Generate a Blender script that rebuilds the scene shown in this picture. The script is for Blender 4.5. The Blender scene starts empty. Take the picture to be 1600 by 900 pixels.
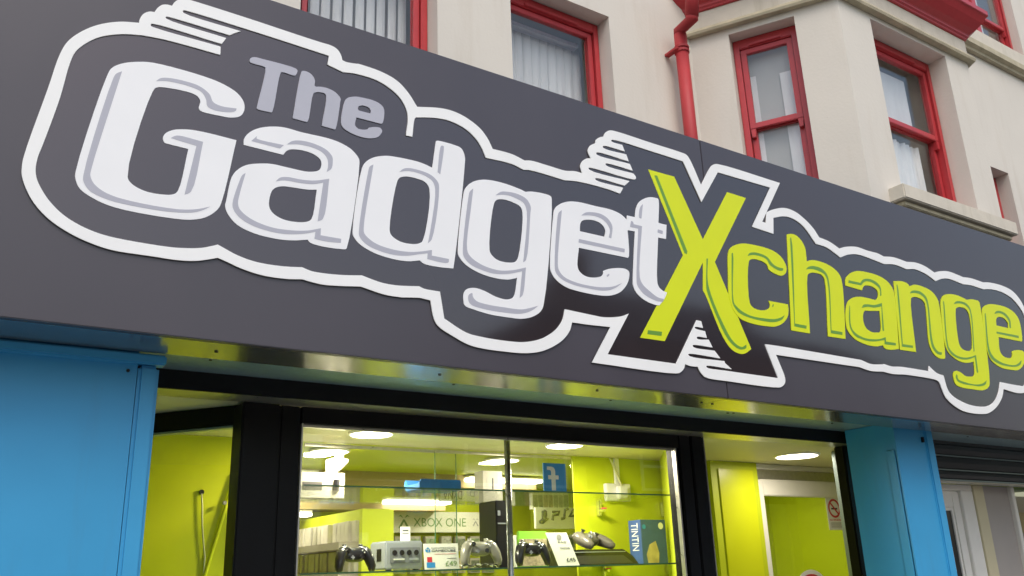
import bpy, bmesh, math, random
from mathutils import Vector, Matrix
random.seed(7)
SC = bpy.context.scene
COL = SC.collection
R = math.radians

# ------------------------------------------------------------------ camera
CAM = Vector((0, 0, 1.6))
F_PX = 1372.76                       # focal length in photo pixels (photo 1600 wide)
YAW, PITCH, ROLL = R(34.0611), R(18.1490), R(-1.9876)
fwd = Vector((math.sin(YAW)*math.cos(PITCH), math.cos(YAW)*math.cos(PITCH), math.sin(PITCH)))
rt0 = Vector((math.cos(YAW), -math.sin(YAW), 0)); up0 = rt0.cross(fwd)
right = math.cos(ROLL)*rt0 + math.sin(ROLL)*up0
upv = -math.sin(ROLL)*rt0 + math.cos(ROLL)*up0
cd = bpy.data.cameras.new('camera'); cam = bpy.data.objects.new('camera', cd); COL.objects.link(cam)
cd.sensor_width = 36; cd.lens = 36*F_PX/1600; cd.clip_start = 0.05; cd.clip_end = 500
m = Matrix((right, upv, -fwd)).transposed().to_4x4(); m.translation = CAM
cam.matrix_world = m
SC.camera = cam

# ------------------------------------------------------------------ daylight
w = bpy.data.worlds.new('World'); SC.world = w; w.use_nodes = True
nt = w.node_tree; bg = nt.nodes['Background']
sky = nt.nodes.new('ShaderNodeTexSky'); sky.sky_type = 'NISHITA'; sky.sun_disc = False
SUN_EL, SUN_AZ = R(55), R(203)
sky.sun_elevation = SUN_EL; sky.sun_rotation = SUN_AZ
sky.air_density = 1.6; sky.dust_density = 4.0; sky.ozone_density = 2.2
nt.links.new(sky.outputs[0], bg.inputs[0]); bg.inputs[1].default_value = 0.15
sl = bpy.data.lights.new('sun', 'SUN'); sl.energy = 0.5; sl.angle = R(40); sl.color = (1, .985, .97)
so = bpy.data.objects.new('sun', sl); COL.objects.link(so)
sdir = Vector((math.sin(SUN_AZ)*math.cos(SUN_EL), math.cos(SUN_AZ)*math.cos(SUN_EL), math.sin(SUN_EL)))
so.rotation_euler = sdir.to_track_quat('Z', 'Y').to_euler()
SC.view_settings.view_transform = 'Standard'; SC.view_settings.look = 'None'
SC.view_settings.gamma = 1; SC.view_settings.use_curve_mapping = False
SC.view_settings.exposure = 0.48
SC.render.engine = 'CYCLES'
SC.cycles.max_bounces = 10; SC.cycles.transparent_max_bounces = 16

# ------------------------------------------------------------------ measuring helpers (survey of the photograph)
def ray(px, py):
    return right*((px-800)/F_PX) - upv*((py-450)/F_PX) + fwd
def at(px, py, Y):
    d = ray(px, py); return CAM + d*(Y/d.y)
def atz(px, py, Z):
    d = ray(px, py); return CAM + d*((Z-CAM.z)/d.z)

# ------------------------------------------------------------------ object helpers
def tag(o, label=None, cat=None, group=None, kind=None):
    if label: o['label'] = label
    if cat: o['category'] = cat
    if group: o['group'] = group
    if kind: o['kind'] = kind
    return o
def empty(name, loc, label, cat, group=None):
    o = bpy.data.objects.new(name, None); COL.objects.link(o); o.location = loc
    o.empty_display_size = .1
    return tag(o, label, cat, group)
def link_mesh(name, me, mat, parent=None):
    o = bpy.data.objects.new(name, me); COL.objects.link(o)
    if mat is not None and not me.materials: me.materials.append(mat)
    if parent is not None:
        o.parent = parent
        # geometry is given in world coordinates: take the parent's position out
        p = parent; off = Vector((0, 0, 0))
        while p is not None: off += p.location; p = p.parent
        me.transform(Matrix.Translation(-off))
    return o
class MB:
    def __init__(s): s.v = []; s.f = []; s.bev = 0; s.smooth = False
    def face(s, *pts):
        n = len(s.v); s.v += [Vector(p) for p in pts]; s.f.append(tuple(range(n, n+len(pts)))); return s
    def hexa(s, p):               # 8 corners: bottom loop 0-3, top loop 4-7
        n = len(s.v); s.v += [Vector(q) for q in p]
        for f in ((0,3,2,1),(4,5,6,7),(0,1,5,4),(1,2,6,5),(2,3,7,6),(3,0,4,7)): s.f.append(tuple(n+i for i in f))
        return s
    def box(s, x0, x1, y0, y1, z0, z1):
        return s.hexa([(x0,y0,z0),(x1,y0,z0),(x1,y1,z0),(x0,y1,z0),(x0,y0,z1),(x1,y0,z1),(x1,y1,z1),(x0,y1,z1)])
    def obox(s, o, ux, uy, uz, a, b):   # box in a local frame o + x*ux + y*uy + z*uz
        P = lambda x, y, z: Vector(o) + ux*x + uy*y + uz*z
        (x0,y0,z0),(x1,y1,z1) = a, b
        return s.hexa([P(x0,y0,z0),P(x1,y0,z0),P(x1,y1,z0),P(x0,y1,z0),P(x0,y0,z1),P(x1,y0,z1),P(x1,y1,z1),P(x0,y1,z1)])
    def sweep(s, path, prof, closed_prof=True):
        """path: list of (x,y) ; prof: list of (outward offset, z); outward = left-hand normal of travel turned to the street"""
        n = len(s.v); N = len(path); K = len(prof)
        ns = []
        for i in range(N-1):
            d = (Vector(path[i+1])-Vector(path[i])).normalized(); ns.append(Vector((d.y, -d.x)))
        for i in range(N):
            if i == 0: mm = ns[0]; l = 1
            elif i == N-1: mm = ns[-1]; l = 1
            else:
                mm = (ns[i-1]+ns[i]).normalized(); l = 1/mm.dot(ns[i])
            for (o, z) in prof:
                q = Vector(path[i]) + mm*(o*l); s.v.append(Vector((q.x, q.y, z)))
        for i in range(N-1):
            for k in range(K if closed_prof else K-1):
                a = n+i*K+k; b = n+i*K+(k+1) % K; s.f.append((a, b, b+K, a+K))
        if closed_prof:
            s.f.append(tuple(n+k for k in range(K))[::-1]); s.f.append(tuple(n+(N-1)*K+k for k in range(K)))
        return s
    def tube(s, pts, r, seg=12, caps=True):
        pts = [Vector(p) for p in pts]; rs = r if isinstance(r, (list, tuple)) else [r]*len(pts)
        n = len(s.v); up = None
        for i, p in enumerate(pts):
            if i == 0: t = pts[1]-p
            elif i == len(pts)-1: t = p-pts[i-1]
            else: t = (pts[i+1]-p).normalized()+(p-pts[i-1]).normalized()
            t.normalize()
            if up is None: up = t.orthogonal().normalized()
            up = (up - t*up.dot(t)).normalized(); sd = t.cross(up)
            for k in range(seg):
                a = 2*math.pi*k/seg; s.v.append(p + (up*math.cos(a)+sd*math.sin(a))*rs[i])
        for i in range(len(pts)-1):
            for k in range(seg):
                a = n+i*seg+k; b = n+i*seg+(k+1) % seg; s.f.append((a, b, b+seg, a+seg))
        if caps:
            s.f.append(tuple(n+k for k in range(seg))[::-1]); s.f.append(tuple(n+(len(pts)-1)*seg+k for k in range(seg)))
        return s
    def ell(s, c, r, ax=None, seg=14, rings=9, pw=1.0):
        c = Vector(c); n = len(s.v); ax = ax or (Vector((1,0,0)), Vector((0,1,0)), Vector((0,0,1)))
        g = lambda t: math.copysign(abs(t)**pw, t)
        for i in range(rings+1):
            th = math.pi*i/rings
            for k in range(seg):
                ph = 2*math.pi*k/seg
                s.v.append(c + ax[0]*(r[0]*g(math.sin(th))*g(math.cos(ph))) + ax[1]*(r[1]*g(math.sin(th))*g(math.sin(ph))) + ax[2]*(r[2]*g(math.cos(th))))
        for i in range(rings):
            for k in range(seg):
                a = n+i*seg+k; b = n+i*seg+(k+1) % seg; s.f.append((a, a+seg, b+seg, b))
        return s
    def prism(s, poly, fn, d0, d1):     # poly in (a,b), fn(a,b,d) -> point
        n = len(s.v); K = len(poly)
        for d in (d0, d1): s.v += [Vector(fn(a, b, d)) for a, b in poly]
        s.f.append(tuple(range(n, n+K))); s.f.append(tuple(range(n+K, n+2*K))[::-1])
        for k in range(K): s.f.append((n+k, n+K+k, n+K+(k+1) % K, n+(k+1) % K))
        return s
    def build(s, name, mat, parent=None, bev=0, smooth=False):
        me = bpy.data.meshes.new(name)
        me.from_pydata([tuple(v) for v in s.v], [], s.f)
        bm = bmesh.new(); bm.from_mesh(me)
        bmesh.ops.remove_doubles(bm, verts=bm.verts, dist=1e-5)
        bmesh.ops.recalc_face_normals(bm, faces=bm.faces)
        if bev:
            es = [e for e in bm.edges if len(e.link_faces) == 2 and e.calc_face_angle(0) > .5]
            bmesh.ops.bevel(bm, geom=es, offset=bev, segments=2, affect='EDGES', clamp_overlap=True)
        bm.to_mesh(me); bm.free()
        if smooth:
            for p in me.polygons: p.use_smooth = True
        return link_mesh(name, me, mat, parent)
def parse(s):
    out = []
    for t in s.split():
        x, z = t.rstrip('*').split(','); out.append((Vector((float(x)/1000, float(z)/1000)), t.endswith('*')))
    return out
def smooth_poly(pts, sub=5):
    """closed centripetal Catmull-Rom through the points, kept sharp at corners"""
    n = len(pts); out = []
    for i in range(n):
        p1, c1 = pts[i]; p2, c2 = pts[(i+1) % n]
        if c1 and c2: out.append(p1); continue
        p0 = pts[i-1][0] if not c1 else p1-(p2-p1)*.5
        p3 = pts[(i+2) % n][0] if not c2 else p2+(p2-p1)*.5
        d = [max((b-a).length, 1e-6)**.5 for a, b in ((p0,p1),(p1,p2),(p2,p3))]
        t0 = 0; t1 = d[0]; t2 = t1+d[1]; t3 = t2+d[2]
        for k in range(sub):
            t = t1+(t2-t1)*k/sub
            A1 = p0*((t1-t)/(t1-t0))+p1*((t-t0)/(t1-t0)); A2 = p1*((t2-t)/(t2-t1))+p2*((t-t1)/(t2-t1)); A3 = p2*((t3-t)/(t3-t2))+p3*((t-t2)/(t3-t2))
            B1 = A1*((t2-t)/(t2-t0))+A2*((t-t0)/(t2-t0)); B2 = A2*((t3-t)/(t3-t1))+A3*((t-t1)/(t3-t1))
            out.append(B1*((t2-t)/(t2-t1))+B2*((t-t1)/(t2-t1)))
    return out
def plate(name, loops, y_back, y_front, mat, parent, bevel=0):
    """flat cut-out standing upright along the facade, from y_back (wall side) to y_front (street side)"""
    cu = bpy.data.curves.new(name, 'CURVE'); cu.dimensions = '2D'; cu.fill_mode = 'BOTH'
    cu.extrude = max((y_back-y_front)/2-bevel, 1e-5); cu.bevel_depth = bevel; cu.bevel_resolution = 1
    if bevel: cu.offset = -bevel
    for lp in loops:
        sp = cu.splines.new('POLY'); sp.points.add(len(lp)-1)
        for q, p in zip(sp.points, lp): q.co = (p[0], p[1], 0, 1)
        sp.use_cyclic_u = True
    ob = bpy.data.objects.new(name, cu); me = bpy.data.meshes.new_from_object(ob)
    bpy.data.objects.remove(ob); bpy.data.curves.remove(cu)
    yc = (y_back+y_front)/2
    me.transform(Matrix(((1,0,0,0),(0,0,-1,yc),(0,1,0,0),(0,0,0,1))))
    me.name = name; me.materials.clear()
    return link_mesh(name, me, mat, parent)
def lettering(name, text, o, ux, uz, height, width, mat, parent, depth=.0006, flip=False):
    """raised flat print: text laid from o along ux, height along uz"""
    cu = bpy.data.curves.new(name, 'FONT'); cu.body = text; cu.size = 1; cu.extrude = .002; cu.resolution_u = 3
    ob = bpy.data.objects.new(name, cu); me = bpy.data.meshes.new_from_object(ob)
    bpy.data.objects.remove(ob); bpy.data.curves.remove(cu)
    xs = [v.co.x for v in me.vertices]; ys = [v.co.y for v in me.vertices]
    sx = width/(max(xs)-min(xs)); sy = height/(max(ys)-min(ys)); x0 = min(xs); y0 = min(ys)
    un = ux.cross(uz).normalized()
    for v in me.vertices:
        v.co = Vector(o)+ux*((v.co.x-x0)*sx)+uz*((v.co.y-y0)*sy)+un*(depth if v.co.z > 0 else -.0002)
    me.name = name; me.materials.clear()
    return link_mesh(name, me, mat, parent)

# ------------------------------------------------------------------ materials
def mat(name, col, rough=.5, metal=0, spec=.5, noise=0, nscale=6, bump=0, bscale=60, emit=0, coat=0, stain=None, streak=0, speck=0):
    m = bpy.data.materials.new(name); m.use_nodes = True; t = m.node_tree; b = t.nodes['Principled BSDF']
    b.inputs['Roughness'].default_value = rough; b.inputs['Metallic'].default_value = metal
    b.inputs['Specular IOR Level'].default_value = spec; b.inputs['Base Color'].default_value = (*col, 1)
    b.inputs['Coat Weight'].default_value = coat; b.inputs['Coat Roughness'].default_value = .06
    if emit:
        b.inputs['Emission Color'].default_value = (*col, 1); b.inputs['Emission Strength'].default_value = emit
    tc = t.nodes.new('ShaderNodeTexCoord'); src = None
    geo = t.nodes.new('ShaderNodeNewGeometry'); pos = geo.outputs['Position']
    if noise:
        n = t.nodes.new('ShaderNodeTexNoise'); n.inputs['Scale'].default_value = nscale; n.inputs['Detail'].default_value = 5
        mp = t.nodes.new('ShaderNodeMapping'); mp.inputs['Scale'].default_value = (1, 1, 1-.8*streak)
        t.links.new(pos, mp.inputs[0]); t.links.new(mp.outputs[0], n.inputs[0])
        mr = t.nodes.new('ShaderNodeMapRange'); mr.inputs[1].default_value = .3; mr.inputs[2].default_value = .7
        mr.inputs[3].default_value = 1-noise; mr.inputs[4].default_value = 1+noise*.6
        t.links.new(n.outputs[0], mr.inputs[0])
        vm = t.nodes.new('ShaderNodeVectorMath'); vm.operation = 'SCALE'; vm.inputs[0].default_value = col
        t.links.new(mr.outputs[0], vm.inputs['Scale']); src = vm.outputs[0]
        rr = t.nodes.new('ShaderNodeMapRange'); rr.inputs[3].default_value = max(rough-.08, .02); rr.inputs[4].default_value = min(rough+.1, 1)
        t.links.new(n.outputs[0], rr.inputs[0]); t.links.new(rr.outputs[0], b.inputs['Roughness'])
    if stain:
        n = t.nodes.new('ShaderNodeTexNoise'); n.inputs['Scale'].default_value = 2.2; n.inputs['Detail'].default_value = 8; n.inputs['Roughness'].default_value = .7
        mp = t.nodes.new('ShaderNodeMapping'); mp.inputs['Scale'].default_value = (3, 3, .35)
        t.links.new(pos, mp.inputs[0]); t.links.new(mp.outputs[0], n.inputs[0])
        mr = t.nodes.new('ShaderNodeMapRange'); mr.inputs[1].default_value = .52; mr.inputs[2].default_value = .78; mr.inputs[3].default_value = 0; mr.inputs[4].default_value = .5
        t.links.new(n.outputs[0], mr.inputs[0])
        mx = t.nodes.new('ShaderNodeMix'); mx.data_type = 'RGBA'; mx.inputs[6].default_value = (*col, 1); mx.inputs[7].default_value = (*stain, 1)
        if src: t.links.new(src, mx.inputs[6])
        t.links.new(mr.outputs[0], mx.inputs[0]); src = mx.outputs[2]
    if speck:
        n = t.nodes.new('ShaderNodeTexNoise'); n.inputs['Scale'].default_value = 7; n.inputs['Detail'].default_value = 6; n.inputs['Roughness'].default_value = .75
        t.links.new(pos, n.inputs[0])
        mr = t.nodes.new('ShaderNodeMapRange'); mr.inputs[1].default_value = .70; mr.inputs[2].default_value = .76; mr.inputs[3].default_value = 0; mr.inputs[4].default_value = speck
        t.links.new(n.outputs[0], mr.inputs[0])
        mx = t.nodes.new('ShaderNodeMix'); mx.data_type = 'RGBA'; mx.inputs[6].default_value = (*col, 1); mx.inputs[7].default_value = (.16, .12, .09, 1)
        if src: t.links.new(src, mx.inputs[6])
        t.links.new(mr.outputs[0], mx.inputs[0]); src = mx.outputs[2]
    if src: t.links.new(src, b.inputs['Base Color'])
    if bump:
        n = t.nodes.new('ShaderNodeTexNoise'); n.inputs['Scale'].default_value = bscale; n.inputs['Detail'].default_value = 4
        t.links.new(pos, n.inputs[0]); bp = t.nodes.new('ShaderNodeBump'); bp.inputs['Strength'].default_value = bump; bp.inputs['Distance'].default_value = .01
        t.links.new(n.outputs[0], bp.inputs['Height']); t.links.new(bp.outputs[0], b.inputs['Normal'])
    return m
def glass_mat(name, tint=(1,1,1), refl=1.0, rough=0.0):
    m = bpy.data.materials.new(name); m.use_nodes = True; t = m.node_tree; t.nodes.clear()
    o = t.nodes.new('ShaderNodeOutputMaterial'); mx = t.nodes.new('ShaderNodeMixShader')
    tr = t.nodes.new('ShaderNodeBsdfTransparent'); tr.inputs[0].default_value = (*tint, 1)
    gl = t.nodes.new('ShaderNodeBsdfGlossy'); gl.inputs['Roughness'].default_value = rough
    # Schlick reflectance of a thin pane, the same from both sides
    ge = t.nodes.new('ShaderNodeNewGeometry'); dt = t.nodes.new('ShaderNodeVectorMath'); dt.operation = 'DOT_PRODUCT'
    t.links.new(ge.outputs['Normal'], dt.inputs[0]); t.links.new(ge.outputs['Incoming'], dt.inputs[1])
    last = dt.outputs['Value']
    for op, b_ in (('ABSOLUTE', 0), ('SUBTRACT', None), ('POWER', 5), ('MULTIPLY', .96*refl), ('ADD', .04*refl)):
        mu = t.nodes.new('ShaderNodeMath'); mu.operation = op
        if op == 'SUBTRACT': mu.inputs[0].default_value = 1; t.links.new(last, mu.inputs[1])
        else:
            t.links.new(last, mu.inputs[0]); mu.inputs[1].default_value = b_
        last = mu.outputs[0]
    t.links.new(last, mx.inputs[0])
    t.links.new(tr.outputs[0], mx.inputs[1]); t.links.new(gl.outputs[0], mx.inputs[2]); t.links.new(mx.outputs[0], o.inputs[0])
    return m
M = dict(
 panel=mat('grey satin panel', (.062,.054,.066), .31, spec=.5, noise=.05, nscale=3, bump=.03, bscale=2.5, streak=.8),
 gloss=mat('black gloss backing', (.031,.0255,.029), .08, spec=1.0, bump=.03, bscale=2.5),
 white=mat('white acrylic', (.83,.83,.84), .35, noise=.02, nscale=5),
 whiteline=mat('white opal acrylic', (.85,.85,.84), .4, noise=.03, nscale=5),
 silver=mat('silver grey vinyl', (.44,.44,.50), .35, noise=.03, nscale=8),
 shade=mat('grey vinyl', (.42,.42,.48), .35),
 lime=mat('lime vinyl', (.66,.73,.012), .4, spec=.3, noise=.03, nscale=6),
 green=mat('green vinyl', (.13,.30,.035), .35),
 soffit=mat('folded grey aluminium', (.40,.40,.41), .19, metal=.85, spec=.6, noise=.06, nscale=25, bump=.006, bscale=6),
 rail=mat('brushed shutter rail', (.34,.48,.53), .33, metal=.45, spec=.6, noise=.15, nscale=40),
 screw=mat('dark screw head', (.02,.02,.02), .5, metal=.5),
 render=mat('cream painted render', (.665,.625,.56), .85, noise=.035, nscale=1.6, bump=.12, bscale=45, stain=(.55,.49,.41), speck=.45),
 trim=mat('cream painted stone', (.62,.57,.48), .8, noise=.06, nscale=9, bump=.2, bscale=30, stain=(.36,.32,.22), speck=.5),
 mould=mat('weathered moulding', (.46,.41,.29), .85, noise=.18, nscale=10, bump=.25, bscale=40),
 red=mat('red gloss paint', (.48,.040,.048), .38, noise=.08, nscale=14, bump=.04, bscale=50),
 redpipe=mat('faded red pipe paint', (.43,.042,.048), .5, spec=.3, noise=.07, nscale=9, bump=.05, bscale=30),
 blue=mat('blue masonry paint', (.045,.33,.62), .42, noise=.05, nscale=3, bump=.05, bscale=14, stain=(.06,.26,.46), speck=.35),
 black=mat('black frame paint', (.004,.004,.0045), .4, spec=.22, noise=.2, nscale=12, bump=.04, bscale=40),
 blackface=mat('black board', (.008,.008,.009), .55, spec=.25, noise=.3, nscale=9, bump=.1, bscale=30),
 limewall=mat('lime wall paint', (.53,.60,.012), .5, noise=.04, nscale=4, bump=.03, bscale=50),
 limeboard=mat('lime gloss board', (.62,.66,.012), .3, noise=.03, nscale=4),
 ceil=mat('cream ceiling', (.70,.64,.44), .5, noise=.03, nscale=5),
 tan=mat('tan bulkhead', (.42,.33,.15), .7, noise=.05, nscale=5),
 upvc=mat('white door plastic', (.82,.79,.73), .35, noise=.03, nscale=8),
 consolefront=mat('dark grille', (.06,.056,.05), .4), polemetal=mat('dull steel tube', (.30,.30,.31), .25, metal=.9, noise=.1), chrome=mat('chrome', (.75,.75,.76), .12, metal=1),
 alu=mat('aluminium trim', (.6,.58,.52), .3, metal=.8, noise=.1, nscale=30),
 lamp=mat('lit diffuser', (1,.93,.80), .5, emit=4),
 whitecase=mat('white case plastic', (.60,.57,.49), .45, noise=.12, nscale=18), cream=mat('cream card', (.36,.34,.28), .6, noise=.05, nscale=15), card=mat('white card', (.78,.77,.75), .6, noise=.02, nscale=20),
 board=mat('header board', (.66,.66,.56), .5),
 ink=mat('dark print', (.03,.035,.04), .6), greenink=mat('green print', (.16,.28,.10), .6), greyink=mat('grey print', (.3,.3,.3), .6),
 fblue=mat('blue print', (.03,.25,.62), .4), casecol=mat('blue case fabric', (.02,.20,.55), .6, noise=.1, nscale=30),
 navy=mat('navy carton', (.045,.10,.27), .5, noise=.1, nscale=20), skin=mat('beige print', (.50,.40,.22), .6, noise=.25, nscale=18),
 console=mat('silver plastic', (.36,.38,.43), .4), consoledark=mat('grey plastic', (.22,.23,.27), .45), port=mat('dark socket', (.01,.01,.012), .4),
 pad=mat('black plastic', (.012,.012,.014), .28, coat=.4), padsilver=mat('satin silver plastic', (.20,.19,.165), .3, coat=.3), padgrey=mat('graphite plastic', (.10,.09,.075), .35),
 casegreen=mat('green case', (.25,.55,.06), .35), redink=mat('red print', (.55,.03,.05), .5), pink=mat('red plastic clip', (.7,.08,.1), .4),
 cable=mat('cream cable', (.62,.60,.35), .5), shut=mat('black shutter paint', (.02,.021,.022), .42, noise=.2, nscale=20),
 blind=mat('blind fabric', (.74,.74,.78), .85, noise=.05, nscale=14, streak=1), curtain=mat('net curtain', (.78,.78,.82), .9, noise=.06, nscale=20, streak=1),
 grey=mat('roller blind', (.46,.46,.47), .9, noise=.03, nscale=4), dark=mat('dark room', (.05,.045,.04), .9), room=mat('room wall', (.42,.39,.33), .9),
 pave=mat('concrete paving', (.25,.24,.22), .9, noise=.15, nscale=3, bump=.2, bscale=60), road=mat('asphalt', (.05,.05,.052), .9, noise=.2, nscale=8, bump=.3, bscale=90),
 kerb=mat('kerb stone', (.3,.29,.27), .9, noise=.1), floor=mat('shop floor', (.62,.57,.45), .35, noise=.05),
 brick=mat('brown brick', (.16,.075,.05), .9, noise=.25, nscale=7, bump=.2, bscale=40), slate=mat('roof slate', (.045,.048,.055), .7, noise=.2, nscale=8), pale=mat('pale render', (.5,.46,.42), .9, noise=.06),
 greyrail=mat('greenish trim', (.26,.32,.32), .35, metal=.3), lining=mat('grey lining', (.40,.36,.33), .6, noise=.05), creampost=mat('cream post', (.62,.55,.36), .45, noise=.04),
 glass=glass_mat('window glass', (.97,.98,.97), 1.1), shopglass=glass_mat('shop glass', (.97,.98,.96), 1.2), shelfglass=glass_mat('shelf glass', (.95,.98,.95), .45), doorglass=glass_mat('door glass', (.80,.84,.70), 1.1),
 glassedge=mat('green glass edge', (.06,.17,.10), .2, spec=.8),
)
M['gloss'].node_tree.nodes['Principled BSDF'].inputs['Specular Tint'].default_value = (1, .90, .91, 1)   # reflections tinted warm in the material, standing in for warm surroundings mirrored
COVERS = [mat('game cover %s' % n, c, .4, noise=.5, nscale=45) for n, c in (('one',(.28,.24,.18)),('two',(.35,.36,.30)),('three',(.16,.18,.13)),('four',(.40,.33,.24)),('five',(.22,.28,.16)))]
# outlines of the sign lettering, in millimetres along the fascia (x, height); * marks a sharp corner
OUTLINE_OUTER = "173,3208 193,3345 211,3401 245,3450 295,3497 363,3535 429,3554* 429,3567 439,3595 459,3613 476,3617* 486,3640 501,3658 518,3665 534,3666* 543,3687 558,3704 574,3713 593,3715 849,3713 1000,3709 1115,3707 1164,3707 1189,3699 1207,3677 1214,3654* 1233,3651 1287,3660 1282,3660 1385,3656 1464,3635 1518,3593 1562,3536* 1652,3558 1712,3566 1772,3562 1830,3544 1883,3515 1918,3478 1944,3432* 2048,3432 2117,3417* 2153,3425 2243,3424 2351,3421 2408,3432 2454,3432* 2445,3467 2460,3498 2490,3520 2514,3526* 2498,3562 2513,3593 2550,3619* 2555,3637 2578,3657 2606,3670* 2620,3695 2651,3716 2692,3721 2942,3718 3134,3717 3180,3712 3203,3688 3267,3555* 3357,3684 3382,3704 3417,3715 3926,3718* 3725,3435* 3756,3434* 3773,3501* 3815,3524 3931,3562 4029,3558 4110,3525 4172,3484 4216,3434* 4308,3424 4392,3396* 4457,3418 4566,3438 4683,3433 4780,3433 4836,3423* 4942,3436 5080,3429* 5175,3441 5279,3434 5379,3406* 5454,3427 5557,3442 5725,3429* 5815,3437 5971,3431* 6059,3443 6232,3445 6367,3420 6454,3352 6501,3233 6538,3090 6509,2876 6329,2718 6165,2666 5946,2676* 5909,2621 5820,2551 5705,2500 5625,2487 5477,2484 5357,2501 5237,2562 5211,2615 5190,2659 5100,2671* 4852,2670 4722,2662 4630,2667* 4507,2660 4406,2672* 3695,2668* 3743,2549 3738,2521 3713,2500 3682,2491 3319,2490 3150,2496 3126,2511 3111,2529 3105,2544* 3061,2542 3019,2548* 3008,2525 2984,2505 2954,2496 2440,2497* 2562,2677* 2438,2672 2341,2671* 2325,2630 2285,2584 2224,2544 2158,2516 2076,2500 1972,2496 1866,2497 1797,2506 1730,2531 1658,2567 1639,2595 1623,2670* 1576,2674* 1541,2670 1496,2664* 1423,2664 1318,2682* 1231,2671 1159,2666 1083,2674* 1022,2666 928,2666 852,2680 811,2693 771,2705* 733,2691 695,2680 640,2673 548,2672 428,2672 366,2683 295,2707 229,2744 182,2789 152,2837 136,2878 133,2903 133,2938"
OUTLINE_INNER = "212,3181 227,3322 239,3370 268,3414 310,3454 378,3489 440,3506 431,3505 505,3514 590,3517 723,3517* 722,3551* 717,3553* 477,3553 469,3556 469,3563 474,3567 725,3566* 733,3582 740,3597* 520,3604 516,3609 518,3613 525,3615 752,3614* 773,3632 793,3646* 579,3650 574,3655 576,3662 583,3664 852,3663 1155,3656* 1150,3613* 1219,3599* 1273,3609 1370,3608 1433,3587 1481,3555 1510,3510 1518,3469 1509,3385* 1539,3386* 1549,3472 1555,3482 1568,3487 1660,3509 1720,3513 1780,3503 1828,3482 1867,3449 1889,3417 1906,3379* 2046,3382 2110,3368* 2145,3375 2344,3370* 2425,3382 2611,3383 2686,3376* 2707,3409* 2707,3413* 2537,3415 2533,3421 2541,3427 2719,3427* 2756,3460* 2499,3462 2496,3471 2507,3475 2783,3476 2799,3483 2800,3494 2786,3509* 2608,3511 2605,3518 2616,3524 2783,3524* 2767,3558* 2552,3557 2550,3564 2560,3571 2761,3570* 2748,3606* 2598,3605 2597,3613 2607,3619 2740,3621* 2726,3654* 2657,3655 2654,3661 2661,3667 2936,3669 3148,3666* 3255,3453* 3409,3664* 3832,3668* 3633,3387* 3808,3378* 3825,3479* 3933,3510 4012,3506 4087,3476 4176,3386* 4272,3381 4391,3339* 4469,3370 4566,3389 4718,3382 4825,3371* 4941,3387 5065,3377* 5160,3392 5276,3379 5376,3346* 5451,3374 5539,3388 5707,3376* 5812,3384 5959,3378* 6056,3394 6212,3393 6329,3365 6406,3313 6448,3255 6427,3077 6384,2933 6232,2727 6166,2719 5924,2722* 5877,2651 5816,2593 5744,2556 5642,2535 5443,2543 5285,2601 5256,2703* 5182,2714 5116,2750* 5102,2716* 4817,2715 4719,2708 4646,2715* 4635,2711* 4518,2702 4432,2717* 3713,2719 3619,2717* 3691,2541* 3305,2543 3166,2546 3163,2552 3172,2556 3343,2555* 3297,2583* 3297,2592* 3055,2592 3047,2599 3056,2604 3269,2603* 3233,2639* 3087,2641 3084,2649 3093,2653 3222,2654* 3200,2692* 3120,2687 3118,2695 3126,2699 3188,2700* 3180,2734* 3114,2739 3110,2745 3120,2749 3168,2749* 3160,2783* 3129,2784* 2960,2544* 2535,2545* 2682,2758* 2633,2738 2578,2726 2516,2719 2479,2720 2305,2727* 2288,2675 2255,2632 2214,2600 2161,2572 2078,2549 1986,2543 1862,2546 1787,2556 1686,2602* 1667,2714* 1596,2715 1571,2722* 1481,2711 1427,2710 1388,2714 1322,2728* 1238,2716 1157,2711 1117,2712 1081,2721* 1015,2713 932,2711 882,2716 833,2728 792,2744 767,2754* 752,2747 711,2731 654,2720 599,2715 437,2716 379,2723 326,2738 268,2767 221,2809 191,2851 178,2878 172,2907 173,2948 183,3003"
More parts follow.
